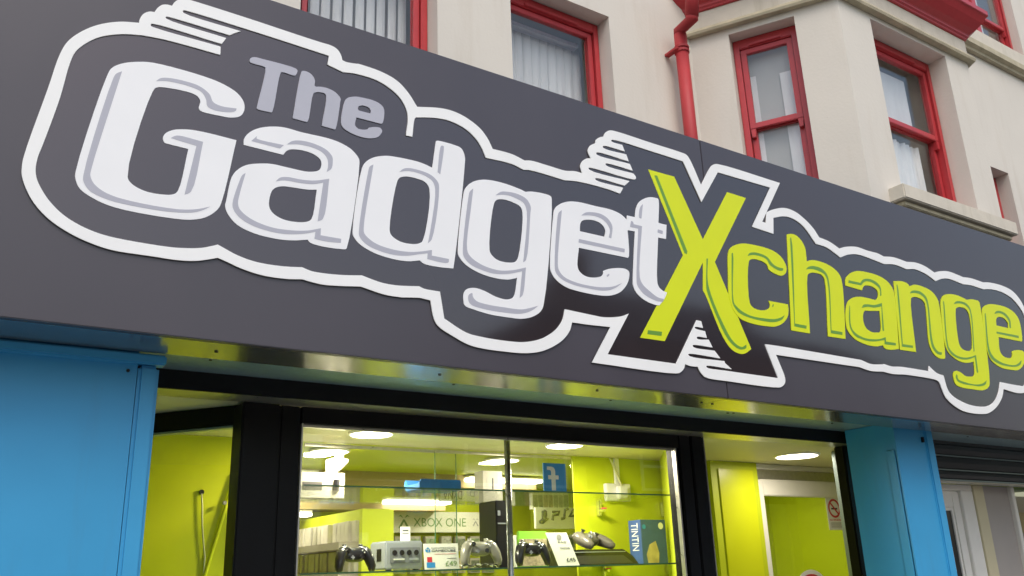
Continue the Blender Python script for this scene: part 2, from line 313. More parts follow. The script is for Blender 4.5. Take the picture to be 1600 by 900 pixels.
LETTERS = [
 ('w', 'G', '346,3308 358,3344 388,3372 439,3396 492,3409 669,3409 743,3398 797,3376 824,3345 828,3312 815,3283 782,3267 745,3263 669,3264 663,3273 666,3303 654,3320 628,3327 541,3322 511,3313 499,3291 449,2945 464,2923 505,2906 557,2904 603,2914 617,2931 639,3100* 574,3102 557,3104 550,3121 557,3141 582,3161 630,3176 686,3181 807,3179* 772,2930 760,2892 724,2854 678,2833 617,2824 423,2825 353,2843 308,2869 291,2901 289,2930',
  [],
  ['392,3342* 374,3326 366,3302 313,2921 316,2896 338,2868 383,2851 434,2844 589,2845 669,2858 702,2872 732,2894* 681,2873 614,2860 438,2861 381,2874 348,2896 334,2922 334,2944', '507,3338* 521,3354 545,3363 600,3368 658,3363 696,3341 712,3312 742,3304 799,3310* 796,3299 773,3287 711,3281 692,3290 685,3317 667,3341 630,3351 574,3352 539,3348', '576,3127* 591,3140 605,3144 688,3141* 661,2937 640,2920* 666,3119*']),
 ('w', 'a', '835,3167* 835,3192 851,3221 884,3249 935,3271 987,3281 1054,3279 1171,3281 1222,3274 1268,3256 1298,3226 1302,3204 1257,2830 1251,2824* 1205,2820 1145,2820 1109,2826 1099,2836* 1050,2824 993,2817 898,2822 831,2844 796,2878 784,2907 787,2935 800,3027 817,3058 848,3086 898,3105 949,3115 1013,3115 1091,3117 1133,3134 1142,3159 1137,3180 1112,3196 1069,3202 1021,3196 1001,3185 987,3164*',
  ['1127,3049* 1088,3041 1029,3037 988,3032 963,3019 950,3001 944,2941 959,2917 995,2900 1047,2898 1093,2908 1111,2924'],
  ['849,3054* 837,3042 828,3015 809,2919 816,2897 840,2872 885,2852 952,2841 1009,2842 1072,2854 1128,2873* 1125,2844* 1168,2842 1232,2847* 1233,2864* 1149,2863* 1149,2892* 1095,2872 1025,2860 951,2859 878,2877 838,2904 829,2926 833,2969', '862,3190* 883,3217* 881,3207 886,3204 988,3205* 973,3187*', '999,3211* 1020,3231 1055,3242 1110,3242 1161,3228 1185,3205 1188,3183 1183,3152 1164,3133* 1169,3159 1165,3190 1142,3214 1093,3225 1044,3223', '963,3046* 980,3066 1009,3075 1063,3077 1116,3085 1176,3107* 1156,2933 1135,2918* 1152,3085* 1111,3069 1063,3062 1010,3060 987,3056']),
 ('w', 'd', '1654,3395* 1660,3400 1672,3402 1742,3402 1781,3394 1798,3360 1796,3306 1734,2831 1732,2826* 1667,2821 1594,2824 1576,2835* 1523,2822 1453,2820 1371,2832 1311,2857 1284,2885 1280,2904 1313,3183 1327,3214 1357,3242 1413,3266 1470,3274 1580,3276 1636,3265*',
  ['1471,3163 1482,3182 1510,3195 1558,3198 1602,3190 1622,3162 1591,2926 1576,2910 1537,2899 1480,2902 1445,2923 1439,2949'],
  ['1363,3214* 1347,3201 1341,3179 1306,2909 1310,2887 1337,2862 1385,2846 1453,2838 1523,2846 1573,2861 1612,2872* 1610,2846* 1708,2847 1712,2864* 1631,2865* 1632,2890* 1580,2874 1523,2862 1439,2861 1371,2875 1330,2904 1326,2926', '1675,3370 1681,3381 1691,3382 1693,3375 1674,3243* 1661,3251*', '1479,3208* 1499,3227 1521,3236 1580,3238 1632,3228 1662,3204 1668,3176 1631,2937 1613,2916* 1624,2971 1649,3168 1636,3202 1602,3219 1550,3225 1514,3221']),
 ('w', 'g', '1796,3202 1823,3235 1867,3261 1921,3274 2002,3276 2085,3267 2117,3260* 2151,3269 2218,3274 2259,3269 2264,3255 2189,2731 2169,2697 2122,2667 2067,2652 1997,2649 1911,2650 1827,2661 1785,2673 1779,2699 1783,2729 1800,2747 1838,2756 1880,2751 1939,2733 1991,2728 2022,2738 2036,2755 2053,2836* 2003,2820 1933,2817 1857,2828 1790,2855 1759,2888 1756,2914 1789,3180',
  ['1944,3165 1958,3185 1990,3196 2045,3193 2086,3179 2096,3152 2063,2933 2047,2910 2006,2899 1953,2902 1924,2920 1914,2942'],
  ['1838,3214* 1820,3195 1813,3169 1780,2918 1784,2888 1815,2859 1874,2842 1934,2836 2004,2846 2081,2871* 2062,2745* 2079,2762 2102,2892* 2032,2868 1961,2855 1875,2865 1816,2894 1801,2922 1825,3124', '1953,3207* 1982,3230 2015,3238 2074,3239 2121,3224 2142,3191 2138,3156 2104,2928 2088,2914* 2094,2951 2119,3161 2105,3200 2064,3216 2009,3221', '1802,2713 1808,2724 1822,2731 1825,2716 1841,2700 1887,2692 1981,2691 2069,2694 2115,2707 2161,2724* 2123,2696 2068,2675 1980,2668 1869,2670 1820,2678 1805,2691']),
 ('w', 'e', '2267,3167 2278,3209 2309,3240 2360,3264 2420,3275 2523,3276 2629,3277 2687,3264 2718,3244* 2714,3054 2706,3043* 2407,3041* 2394,2938 2415,2914 2451,2904 2502,2910 2533,2922 2545,2939 2544,2949* 2575,2963 2638,2979 2687,2982 2706,2972 2703,2939 2683,2900 2645,2862 2590,2836 2529,2825 2396,2825 2315,2836 2261,2865 2238,2898 2236,2932',
  ['2424,3163 2438,3183 2473,3195 2525,3198 2559,3186 2576,3160 2567,3126* 2419,3126*'],
  ['2319,3212* 2300,3195 2292,3172 2261,2929 2265,2896 2294,2870 2357,2853 2439,2848 2523,2849 2575,2859 2620,2880 2657,2907* 2603,2882 2550,2869 2481,2862 2374,2866 2310,2883 2284,2909 2279,2939', '2432,3208* 2459,3228 2494,3238 2555,3241 2598,3224 2621,3191 2609,3125* 2594,3127* 2604,3169 2587,3199 2553,3218 2493,3221', '2410,3085* 2690,3086* 2686,3067* 2407,3067*', '2563,2927 2578,2940 2581,2935 2568,2924']),
 ('w', 't', '2941,3407* 2946,3396 2930,3270* 2985,3269* 2972,3191* 2918,3188* 2886,2946 2895,2922 2917,2908 2945,2902* 2921,2864 2886,2828* 2857,2827 2785,2844 2739,2876 2725,2910 2726,2928 2765,3192* 2730,3190 2707,3188* 2723,3268* 2774,3269* 2783,3311 2806,3354 2852,3388 2897,3404',
  [],
  ['2834,3353* 2813,3329 2801,3272 2816,3270* 2825,3312', '2744,3243* 2757,3241 2761,3229* 2815,3229* 2772,2957 2785,2923 2827,2893 2880,2868 2920,2865* 2910,2849* 2859,2849 2788,2873 2752,2911 2750,2939 2789,3211* 2736,3210*', '2921,3233* 2955,3231* 2950,3212* 2917,3215*']),
 ('l', 'X', '2894,3559* 3075,3561* 3239,3239* 3469,3560* 3617,3557* 3311,3126* 3384,2964 3511,2679* 3456,2649 3415,2645 3361,2662 3307,2723 3218,2922 3199,2954* 3220,3107* 2901,2650* 2744,2649* 3082,3123*',
  [],
  ['2933,3534* 2952,3538* 3116,3149* 3108,3132* 3093,3139*', '3250,3134* 3261,3136* 3243,2985 3337,2762 3384,2703 3437,2682 3476,2699* 3473,2682 3435,2668 3396,2675 3345,2710 3300,2780 3229,2947 3226,2970', '2797,2692* 2889,2695* 2882,2674* 2792,2672*']),
 ('l', 'c', '3418,3192 3434,3220 3478,3250 3541,3271 3613,3279 3777,3275 3847,3249 3877,3212 3882,3183 3866,3153 3830,3133 3793,3134 3729,3153 3722,3175 3699,3189 3649,3196 3597,3190 3574,3172 3541,2935 3560,2913 3608,2904 3659,2911 3693,2928 3701,2943 3695,2968* 3851,2970* 3850,2939 3837,2901 3793,2858 3725,2828 3653,2820 3534,2821 3450,2838 3405,2884 3392,2924 3386,2965 3398,3066',
  [],
  ['3445,3197* 3455,3202 3417,2921 3440,2896 3476,2877 3541,2862 3661,2863 3723,2869 3777,2885 3812,2904* 3786,2876 3730,2854 3658,2846 3520,2851 3445,2869 3409,2909 3409,2955', '3570,3204* 3582,3220 3615,3233 3677,3236 3731,3225 3767,3194 3802,3181 3853,3180* 3847,3168 3819,3161 3769,3171 3740,3185 3723,3209 3684,3220 3622,3219 3591,3212', '3717,2935* 3722,2949 3731,2953 3729,2944']),
 ('l', 'h', '3927,3398* 3965,3409 4008,3407 4048,3383 4073,3340 4072,3292 4070,3259* 4116,3275 4196,3279 4286,3266 4350,3233 4370,3192 4319,2829* 4161,2825* 4208,3174 4189,3195 4133,3200 4080,3189 4057,3169 4006,2823* 3848,2822*',
  [],
  ['3950,3382* 3959,3383 3888,2865* 3985,2865* 3979,2847* 3880,2848*', '4051,3207* 4077,3227 4119,3239 4187,3238 4229,3217 4246,3180 4201,2866* 4299,2867* 4294,2849* 4191,2848* 4232,3170 4214,3203 4160,3217 4104,3218']),
 ('l', 'a', '4399,3164* 4408,3203 4450,3242 4514,3272 4589,3284 4765,3279 4848,3248 4879,3204 4829,2827* 4743,2812 4685,2815 4672,2832* 4599,2817 4486,2820 4395,2845 4350,2888 4347,2933 4368,3017 4391,3057 4441,3092 4517,3112 4604,3116 4678,3117 4706,3140 4711,3174 4683,3194 4626,3199 4580,3189 4553,3158*',
  ['4696,3049* 4598,3035 4546,3028 4525,3002 4517,2955 4533,2920 4578,2903 4636,2906 4668,2914 4682,2939'],
  ['4404,3040* 4408,3041 4390,2911 4417,2879 4495,2857 4581,2858 4656,2869 4712,2887* 4709,2859* 4806,2861* 4801,2845* 4689,2840* 4696,2867* 4577,2844 4492,2843 4412,2860 4378,2901 4380,2955', '4437,3203* 4547,3204* 4583,3231 4637,3244 4709,3236 4747,3208 4743,3155* 4730,3148 4735,3192 4697,3217 4640,3227 4594,3218 4551,3189* 4430,3186*', '4521,3043* 4541,3064 4579,3074 4653,3080 4733,3104* 4708,2928* 4695,2922 4723,3081* 4649,3063 4582,3058']),
 ('l', 'n', '4901,3271* 4998,3284 5051,3275 5063,3262* 5125,3282 5223,3282 5316,3260 5360,3216 5364,3176 5320,2833 5310,2817* 5256,2813 5205,2830 5175,2865 5166,2913 5203,3163 5185,3185 5132,3198 5083,3193 5054,3176 5005,2827* 4838,2823*',
  [],
  ['4923,3250* 4932,3252 4877,2862* 4982,2865* 4978,2850* 4864,2845*', '5053,3213* 5069,3228 5113,3242 5178,3242 5228,3217 5240,3178 5209,2947 5215,2889 5246,2859 5290,2856* 5282,2841 5233,2841 5194,2872 5186,2925 5223,3166 5207,3204 5156,3224 5099,3223']),
 ('l', 'g', '5392,3210 5431,3252 5499,3275 5598,3282 5684,3273 5714,3267* 5785,3280 5867,3277 5872,3267 5788,2701 5754,2668 5683,2646 5569,2643 5433,2645 5379,2660 5369,2702 5379,2732 5409,2748 5459,2745 5512,2725 5563,2725 5610,2735 5630,2756 5645,2832* 5543,2815 5444,2826 5365,2867 5345,2924 5379,3168',
  ['5553,3177 5576,3193 5623,3202 5683,3195 5707,3162 5662,2930 5636,2907 5580,2899 5525,2914 5511,2948'],
  ['5417,3209* 5428,3216 5378,2908 5408,2872 5469,2851 5573,2852 5689,2882* 5674,2765* 5659,2759 5669,2865* 5569,2839 5464,2836 5388,2860 5363,2896', '5539,3211* 5573,3234 5629,3244 5706,3235 5738,3197 5682,2912* 5669,2900 5725,3185 5692,3219 5623,3228', '5406,2725* 5417,2721 5417,2697 5480,2683 5616,2678 5701,2693 5758,2719* 5736,2692 5666,2671 5578,2668 5458,2670 5407,2682 5394,2705']),
 ('l', 'e', '5882,3206 5910,3242 5977,3271 6077,3285 6232,3282 6320,3255 6361,3205 6340,3055 6327,3048* 6028,3045* 6006,2948 6031,2914 6094,2905 6146,2916 6165,2939 6166,2955 6218,2973 6280,2980 6326,2973 6316,2918 6275,2871 6200,2832 6110,2823 5961,2829 5865,2871 5847,2920 5848,2972',
  ['6043,3169 6063,3188 6112,3200 6167,3191 6195,3162 6185,3128* 6031,3128*'],
  ['5907,3194* 5919,3201 5874,2944 5902,2895 5975,2867 6085,2857 6185,2867 6270,2908* 6248,2879 6190,2855 6080,2844 5950,2851 5869,2881 5851,2931', '6036,3211* 6067,3234 6119,3244 6193,3232 6233,3194 6222,3133* 6206,3131 6209,3183 6176,3214 6113,3227', '6014,3082* 6303,3087* 6300,3070* 6010,3068*']),
 ('s', 'T', '835,3532 840,3543 855,3551 875,3552 1020,3552 1026,3545 1021,3525 1014,3519 964,3519 958,3511 935,3335 930,3330* 876,3330 874,3335* 898,3517 894,3520 848,3521 838,3523',
  [],
  []),
 ('s', 'h', '1043,3545 1048,3551 1064,3553 1085,3546 1100,3524 1100,3499 1106,3497 1125,3502 1158,3504 1193,3493 1212,3473 1211,3460 1195,3331 1191,3327* 1136,3329* 1150,3468 1143,3477 1121,3476 1103,3469 1095,3459 1078,3333 1071,3328* 1016,3329*',
  [],
  []),
 ('s', 'e', '1230,3466 1242,3485 1271,3500 1306,3506 1367,3506 1398,3493 1407,3475 1401,3415 1394,3408* 1283,3407* 1278,3371 1289,3359 1314,3359 1331,3365 1339,3375* 1364,3385 1389,3388 1399,3378 1392,3358 1375,3340 1345,3328 1305,3324 1251,3333 1224,3348 1217,3369',
  ['1288,3451 1294,3463 1314,3471 1337,3468 1347,3455 1345,3442* 1292,3442*'],
  []),
]
X3, Y3, Z3 = Vector((1,0,0)), Vector((0,1,0)), Vector((0,0,1))
# heights and depths of the shopfront, metres
ZS0, ZS1 = 2.405, 3.838              # sign bottom and top
YL = 3.70                            # lintel face
ZLB, ZLT = 2.373, 2.480              # lintel bottom and top
YF, YG = 3.852, 3.90                 # window frame face, glass
ZC = 2.381                           # ceiling inside
def soff(y): return ZS0 if y < 3.263 else 2.452    # sign return, then the raised shutter rail

# ================================================================== setting: ground
def struct(name, mb, mt):
    o = mb.build(name, mt); o['kind'] = 'structure'; return o
struct('pavement', MB().box(-30, 60, -2.2, 3.4, -.1, 0), M['pave'])
struct('kerb', MB().box(-30, 60, -2.35, -2.2, -.2, .002), M['kerb'])
struct('road', MB().box(-30, 60, -9, -2.35, -.3, -.12), M['road'])
struct('far_pavement', MB().box(-30, 60, -12, -9, -.3, 0), M['pave'])
struct('ground', MB().box(-150, 250, -200, 120, -.5, -.32), M['road'])

# ================================================================== houses across the street (seen only as reflections)
def far_house(x0, x1, ev, ridge, wallm, label):
    t = empty('terrace_house', ((x0+x1)/2, -12, 0), label, 'house')
    y0, y1 = -20, -12
    MB().box(x0, x1, y0, y1, 0, ev).build('wall', wallm, t)
    ym = (y0+y1)/2
    MB().hexa([(x0-.1,y0-.2,ev),(x1+.1,y0-.2,ev),(x1+.1,y1+.25,ev),(x0-.1,y1+.25,ev),(x0-.1,ym-.05,ridge),(x1+.1,ym-.05,ridge),(x1+.1,ym+.05,ridge),(x0-.1,ym+.05,ridge)]).build('roof', M['slate'], t)
    MB().box(x0+.5, x0+1.3, ym-.4, ym+.4, ridge-.4, ridge+1.1).build('chimney', M['brick'], t)
    n = max(1, int((x1-x0)/2.6)); st = (x1-x0)/n
    for i in range(n):
        xc = x0+st*(i+.5)
        for z in (3.9,):
            w_ = MB(); 
            for a in ((xc-.55,xc+.55,z-.05,z+.02),(xc-.55,xc+.55,z+1.3,z+1.4),(xc-.55,xc-.46,z,z+1.3),(xc+.46,xc+.55,z,z+1.3),(xc-.46,xc+.46,z+.62,z+.7)):
                w_.box(a[0],a[1],y1+.003,y1+.06,a[2],a[3])
            wo = w_.build('window', M['upvc'], t)
            MB().box(xc-.46, xc+.46, y1+.002, y1+.02, z+.02, z+1.3).build('pane', M['pad'], wo)
    return t
def gable_house(x0, x1, ev, peak, label):
    t = empty('gabled_house', ((x0+x1)/2, -12, 0), label, 'house'); xm = (x0+x1)/2
    MB().prism([(x0,0),(x1,0),(x1,ev),(xm,peak-.12),(x0,ev)], lambda a, c, d: (a, d, c), -12, -20).build('wall', M['brick'], t)
    MB().prism([(x0-.2,ev-.12),(xm,peak),(x1+.2,ev-.12),(x1+.2,ev+.06),(xm,peak+.18),(x0-.2,ev+.06)], lambda a, c, d: (a, d, c), -11.85, -20.1).build('roof', M['slate'], t)
    for xc in (xm-1.1, xm+1.1):
        w_ = MB()
        for a in ((xc-.55,xc+.55,3.85,3.92),(xc-.55,xc+.55,5.2,5.3),(xc-.55,xc-.46,3.92,5.2),(xc+.46,xc+.55,3.92,5.2)): w_.box(a[0],a[1],-11.997,-11.94,a[2],a[3])
        wo = w_.build('window', M['upvc'], t); MB().box(xc-.46, xc+.46, -11.998, -11.98, 3.92, 5.2).build('pane', M['pad'], wo)
gable_house(11.0, 15.7, 6.9, 8.2, 'brick house with a pointed gable to the street opposite the shop')
far_house(16.4, 23.9, 7.9, 10.8, M['brick'], 'brown brick terrace house with tall slate roof opposite the shop')
far_house(24.0, 31.0, 7.6, 10.1, M['brick'], 'longer brick terrace house with lower slate roof opposite the shop')
far_house(-16, 4.0, 4.2, 5.6, M['pale'], 'low pale rendered house with slate roof opposite the shop')

# ================================================================== the sign
sign = empty('shop_sign', (3.3, 3.0, ZS0), 'long dark grey shop fascia sign with white and lime lettering reading The Gadget Xchange', 'shop sign')
SEAM = 3.303
for a, b in ((-2.2, SEAM-.0015), (SEAM+.0015, 9.2)):
    MB().box(a, b, 3.0, 3.03, ZS0, ZS1).build('panel', M['panel'], sign, bev=.0025)
MB().box(-2.18, 9.18, 3.031, 3.36, ZS0+.06, ZS1-.004).build('backing_box', M['blackface'], sign)
for a, b in ((-2.2, SEAM-.002), (SEAM+.002, 9.2)):
    s = MB(); s.hexa([(a,3.0305,soff(3.03)),(b,3.0305,soff(3.03)),(b,3.262,soff(3.262)),(a,3.262,soff(3.262)),(a,3.0305,soff(3.03)+.02),(b,3.0305,soff(3.03)+.02),(b,3.262,soff(3.262)+.02),(a,3.262,soff(3.262)+.02)])
    s.build('soffit_panel', M['soffit'], sign)
for px, py in ((338,549),(329,562),(687,585),(709,600),(933,610),(954,625),(1096,629),(1113,631),(1137,645),(1146,645),(1300,661),(1512,682)):
    p = atz(px, py, ZS0)
    if p.y > 3.25: p = atz(px, py, 2.452)
    MB().tube([(p.x,p.y,soff(p.y)-.004),(p.x,p.y,soff(p.y)+.004)], .007, 8).build('screw', M['screw'], sign)
outer = smooth_poly(parse(OUTLINE_OUTER)); inner = smooth_poly(parse(OUTLINE_INNER))
plate('backing_panel', [outer], 2.9995, 2.9965, M['gloss'], sign)
plate('outline', [outer, inner], 2.9960, 2.9915, M['whiteline'], sign)
CM = {'w': ('white', 'shade'), 'l': ('lime', 'green'), 's': ('silver', None)}
DESC = {'w': 'white letter %s with grey shadow lines', 'l': 'lime green letter %s with dark green shadow lines', 's': 'plain silver grey letter %s'}
for i, (c, ch, lo, holes, shades) in enumerate(LETTERS):
    yf = 2.9945-i*.00015
    if ch == 'X': yf = 2.9952
    lt = plate('letter', [smooth_poly(parse(lo))]+[smooth_poly(parse(h)) for h in holes], 2.9963, yf, M[CM[c][0]], sign)
    lt['label'] = DESC[c] % ch
    for s in shades:
        plate('shade', [smooth_poly(parse(s))], yf-.0001, yf-.0006, M[CM[c][1]], lt)

# ================================================================== the upper building
YW = 4.29
bld = empty('terrace_building', (5, YW, 0), 'cream rendered upper building with red sash windows and a bay above the shop sign', 'building')
C60, S60 = .5, math.sin(R(60))
A0 = Vector((4.7425, YW)); A1 = Vector((5.314, 3.30)); A2 = Vector((7.103, 3.30)); A3 = Vector((7.6745, YW))
BAYTOP = 6.28
def wall_grid(mb, o, ux, uz, nrm, u0, u1, z0, z1, holes, depth):
    """flat wall in plane (o, ux, uz) with rectangular openings; reveals go in by depth"""
    us = sorted({u0, u1, *[h[0] for h in holes], *[h[1] for h in holes]}); zs = sorted({z0, z1, *[h[2] for h in holes], *[h[3] for h in holes]})
    P = lambda u, z, d=0: Vector(o)+ux*u+uz*z-nrm*d
    for i in range(len(us)-1):
        for k in range(len(zs)-1):
            uc, zc = (us[i]+us[i+1])/2, (zs[k]+zs[k+1])/2
            if any(h[0] < uc < h[1] and h[2] < zc < h[3] for h in holes): continue
            mb.face(P(us[i],zs[k]), P(us[i+1],zs[k]), P(us[i+1],zs[k+1]), P(us[i],zs[k+1]))
    for h in holes:
        d = depth
        mb.face(P(h[0],h[2]), P(h[0],h[3]), P(h[0],h[3],d), P(h[0],h[2],d)); mb.face(P(h[1],h[2]), P(h[1],h[3]), P(h[1],h[3],d), P(h[1],h[2],d))
        mb.face(P(h[0],h[3]), P(h[1],h[3]), P(h[1],h[3],d), P(h[0],h[3],d)); mb.face(P(h[0],h[2]), P(h[1],h[2]), P(h[1],h[2],d), P(h[0],h[2],d))
wl = MB(); nY = Vector((0,-1,0)); OW = Vector((0,YW,0))
W1 = (1.470, 2.388, 4.12, 5.635); W2 = (2.970, 3.875, 4.12, 5.623); W5 = (9.165, 9.595, 4.3, 5.665); W6 = (8.90, 10.70, 7.45, 9.2)
W0 = (-.05, .87, 4.12, 5.635)
wall_grid(wl, OW, X3, Z3, nY, -8, A0.x, 3.7, 10, [W0, W1, W2], .26)
wall_grid(wl, OW, X3, Z3, nY, A3.x, 20, 3.7, 10, [W5, W6], .26)
wall_grid(wl, OW, X3, Z3, nY, A0.x, A3.x, BAYTOP-.05, 10, [], .2)
FX = Vector((-C60, S60, 0)); FN = Vector((-S60, -C60, 0)); FO = Vector((A1.x, A1.y, 0))
W3 = (.326, .836, 4.10, 5.662)     # along the left facet, from the front corner back to the wall
W4 = (.40, 1.432, 4.170, 5.672)    # along the bay front, from its left corner
wall_grid(wl, FO, FX, Z3, FN, 0, (A0-A1).length, 3.7, BAYTOP, [W3], .26)
wall_grid(wl, FO, X3, Z3, nY, 0, A2.x-A1.x, 3.7, BAYTOP, [W4], .26)
GX = Vector((C60, S60, 0)); GN = Vector((S60, -C60, 0)); GO = Vector((A2.x, A2.y, 0))
wall_grid(wl, GO, GX, Z3, GN, 0, (A3-A2).length, 3.7, BAYTOP, [], .26)
wl.face((A0.x,A0.y,BAYTOP),(A1.x,A1.y,BAYTOP),(A2.x,A2.y,BAYTOP),(A3.x,A3.y,BAYTOP))
wl.build('wall', M['render'], bld)
MB().box(9.22, 20, 3.42, YW+.3, 0, 3.699).build('ground_floor_wall', M['render'], bld); MB().box(-8, -1.62, 3.42, YW+.3, 0, 3.699).build('ground_floor_wall', M['render'], bld)
rf = MB(); rf.box(-8, 20, 3.365, YW-.003, 3.70, 3.81); rf.build('flat_roof', M['slate'], bld)
# mouldings round the bay: string course and red eaves
bay = [A0+(A0-A1).normalized()*.3, A1, A2, A3+(A3-A2).normalized()*.3]
MB().sweep(bay, [(.001,5.715),(.055,5.715),(.062,5.735),(.05,5.762),(.03,5.775),(.001,5.775)]).build('string_course', M['mould'], bld)
MB().sweep(bay, [(.0015,5.777),(.012,5.777),(.012,5.935),(.0015,5.935)]).build('frieze', M['trim'], bld)
MB().sweep(bay, [(.001,5.937),(.03,5.937),(.035,5.957),(.045,5.957),(.05,5.98),(.10,6.01),(.155,6.06),(.19,6.11),(.205,6.115),(.205,6.165),(.09,6.165),(.09,BAYTOP+.004),(.001,BAYTOP+.004)]).build('eaves', M['red'], bld, bev=.004)
# band and window sills on the main wall
MB().sweep([A3, Vector((20, YW))], [(.001,7.12),(.05,7.12),(.055,7.15),(.10,7.17),(.10,7.24),(.001,7.255)]).build('string_course', M['mould'], bld)
MB().box(8.4, 12.5, YW-.08, YW+.1, 7.26, 7.43).build('window_sill', M['trim'], bld, bev=.006)
MB().box(A1.x+.222, A1.x+1.745, 3.18, 3.52, 4.055, 4.168).build('window_sill', M['trim'], bld, bev=.008)
MB().box(A1.x+.26, A1.x+1.70, 3.215, 3.298, 4.015, 4.053).build('sill_moulding', M['mould'], bld, bev=.006)
for wv in (W0, W1, W2): MB().box(wv[0]-.08, wv[1]+.08, YW-.1, YW+.15, 4.0, 4.115).build('window_sill', M['trim'], bld, bev=.006)

def window(o, ux, nrm, W, rec, zmid=None, slat=1.0, dress='slats', mull=None, label=None, hw=.05, head=.085):
    """red sash window filling opening W (u0,u1,z0,z1) set back rec from the wall face"""
    u0, u1, z0, z1 = W; uy = -nrm
    B = lambda mb, a, b: mb.obox(o, ux, uy, Z3, a, b)
    fr = MB(); e = .002
    B(fr, (u0+e,rec,z0+e),(u0+hw,rec+.09,z1-e)); B(fr, (u1-hw,rec,z0+e),(u1-e,rec+.09,z1-e)); B(fr, (u0+hw,rec,z1-head),(u1-hw,rec+.09,z1-e)); B(fr, (u0+hw,rec,z0+e),(u1-hw,rec+.09,z0+.06))
    win = fr.build('window', M['red'], bld, bev=.006)
    if label: win['label'] = label
    bays = [(u0+hw, u1-hw)]
    if mull:
        mb = MB(); B(mb, (mull-.05,rec-.004,z0+.06),(mull+.05,rec+.088,z1-head)); mb.build('mullion', M['red'], win, bev=.006)
        bays = [(u0+hw, mull-.05), (mull+.05, u1-hw)]
    for a, b in bays:
        zz0, zz1 = z0+.06, z1-head
        lev = [(zz0, zz1, .022)] if zmid is None else [(zmid-.022, zz1, .018), (zz0, zmid+.022, .055)]
        for si, (s0, s1, dd) in enumerate(lev):
            sw = .047; sa = MB(); y0, y1 = rec+dd, rec+dd+.04
            B(sa, (a+.003,y0,s0),(a+sw,y1,s1-.003)); B(sa, (b-sw,y0,s0),(b-.003,y1,s1-.003)); B(sa, (a+sw,y0,s1-sw),(b-sw,y1,s1-.003)); B(sa, (a+sw,y0,s0),(b-sw,y1,s0+sw))
            if zmid and si == 0:
                for q in (a+.003, b-sw):   # the little horns under the upper sash
                    sa.prism([(0,0),(sw-.003,0),(sw-.010,-.075),(.010,-.075)], lambda p, r_, d: o+ux*(q+p)+Z3*(s0+r_)+uy*d, y0+.001, y1-.001)
            sa.build('sash', M['red'], win, bev=.004)
            pn = MB(); B(pn, (a+sw-.004,y0+.016,s0+sw-.004),(b-sw+.004,y0+.022,s1-sw+.004)); pn.build('pane', M['glass'], win)
        vt = MB(); c = (a+b)/2; hl = (b-a)*.30
        B(vt, (c-hl,rec-.012,z1-head+.008),(c+hl,rec+.005,z1-head+.03)); vt.build('trickle_vent', M['red'], win, bev=.003)
    # what hangs behind the glass
    yb = rec+.16
    if dress == 'slats':
        n = int((u1-u0-.1)/.078)
        for k in range(n):
            uc = u0+.09+.078*(k+.5)+random.uniform(-.004,.004); an = R(random.uniform(4, 16)); rx = ux*math.cos(an)-uy*math.sin(an); ry = ux*math.sin(an)+uy*math.cos(an)
            sb = MB(); cs = Vector(o)+ux*uc+uy*(yb+.05); arc = [((-.044+.011*q)*slat, .012*slat*(1-((q-4)/4)**2)) for q in range(9)]
            for (a_, h_), (b_, g_) in zip(arc, arc[1:]): sb.face(*[cs+rx*p_-ry*q_+Z3*z_ for p_, q_, z_ in ((a_,h_,z0+.09),(b_,g_,z0+.09),(b_,g_,z1-.20),(a_,h_,z1-.125))])
            sb.build('blind_slat', M['blind'], win, smooth=True)
        nb_ = MB(); B(nb_, (u0+.03,yb+.13,z0+.05),(u1-.03,yb+.132,z1-.11)); nb_.build('added_backing', M['grey'], win)  # added grey sheet, lightens the dark gaps between the slats
        hb = MB(); B(hb, (u0+.06,yb+.02,z1-.12),(u1-.06,yb+.08,z1-.09)); hb.build('blind_rail', M['curtain'], win)
    elif dress == 'roller':
        rb = MB(); B(rb, (u0+.04,rec+.115,z0+.05),(u1-.04,rec+.117,z1-.1)); rb.build('roller_blind', M['grey'], win)
        for a, b, t_ in ((u0+.05,u0+.19,5.33),(u1-.135,u1-.05,5.36)):
            cb = MB(); B(cb, (a,rec+.098,z0+.05),(b,rec+.102,t_)); cb.build('curtain', M['curtain'], win)
    elif dress == 'nets':
        rb = MB(); B(rb, (u0+.02,rec+.12,zmid+.03),(u0+.80,rec+.122,z1-.18)); rb.build('roller_blind', M['curtain'], win)
        cv = MB(); n = 48; zz = (z0+.06, zmid-.09)
        ps = [(u0+.02+.78*k/n, rec+.12+.014*math.sin(k*1.7)+.01*math.sin(k*.63)) for k in range(n+1)]
        for (p, q) in zip(ps, ps[1:]): cv.face(*[Vector(o)+ux*a+uy*b_+Z3*z for a, b_, z in ((p[0],p[1],zz[0]),(q[0],q[1],zz[0]),(q[0],q[1],zz[1]),(p[0],p[1],zz[1]))])
        cv.build('curtain', M['curtain'], win, smooth=True)
    elif dress == 'plain':
        rb = MB(); B(rb, (u0+.1,yb+.06,z0+.05),(u1-.18,yb+.062,z1-.1)); rb.build('roller_blind', M['blind'], win)
    rm = MB(); d1 = 1.1 if dress in ('slats','plain') else .55
    P = lambda u, y, z: Vector(o)+ux*u+uy*y+Z3*z
    a, b, c, d = u0-.02, u1+.02, z0-.02, z1+.02
    rm.face(P(a,rec+d1,c),P(b,rec+d1,c),P(b,rec+d1,d),P(a,rec+d1,d)); rm.face(P(a,rec+.1,c),P(a,rec+d1,c),P(a,rec+d1,d),P(a,rec+.1,d)); rm.face(P(b,rec+.1,c),P(b,rec+d1,c),P(b,rec+d1,d),P(b,rec+.1,d))
    rm.face(P(a,rec+.1,d),P(b,rec+.1,d),P(b,rec+d1,d),P(a,rec+d1,d)); rm.face(P(a,rec+.1,c),P(b,rec+.1,c),P(b,rec+d1,c),P(a,rec+d1,c))
    rm.build('window_recess', M['room'], win)
    return win
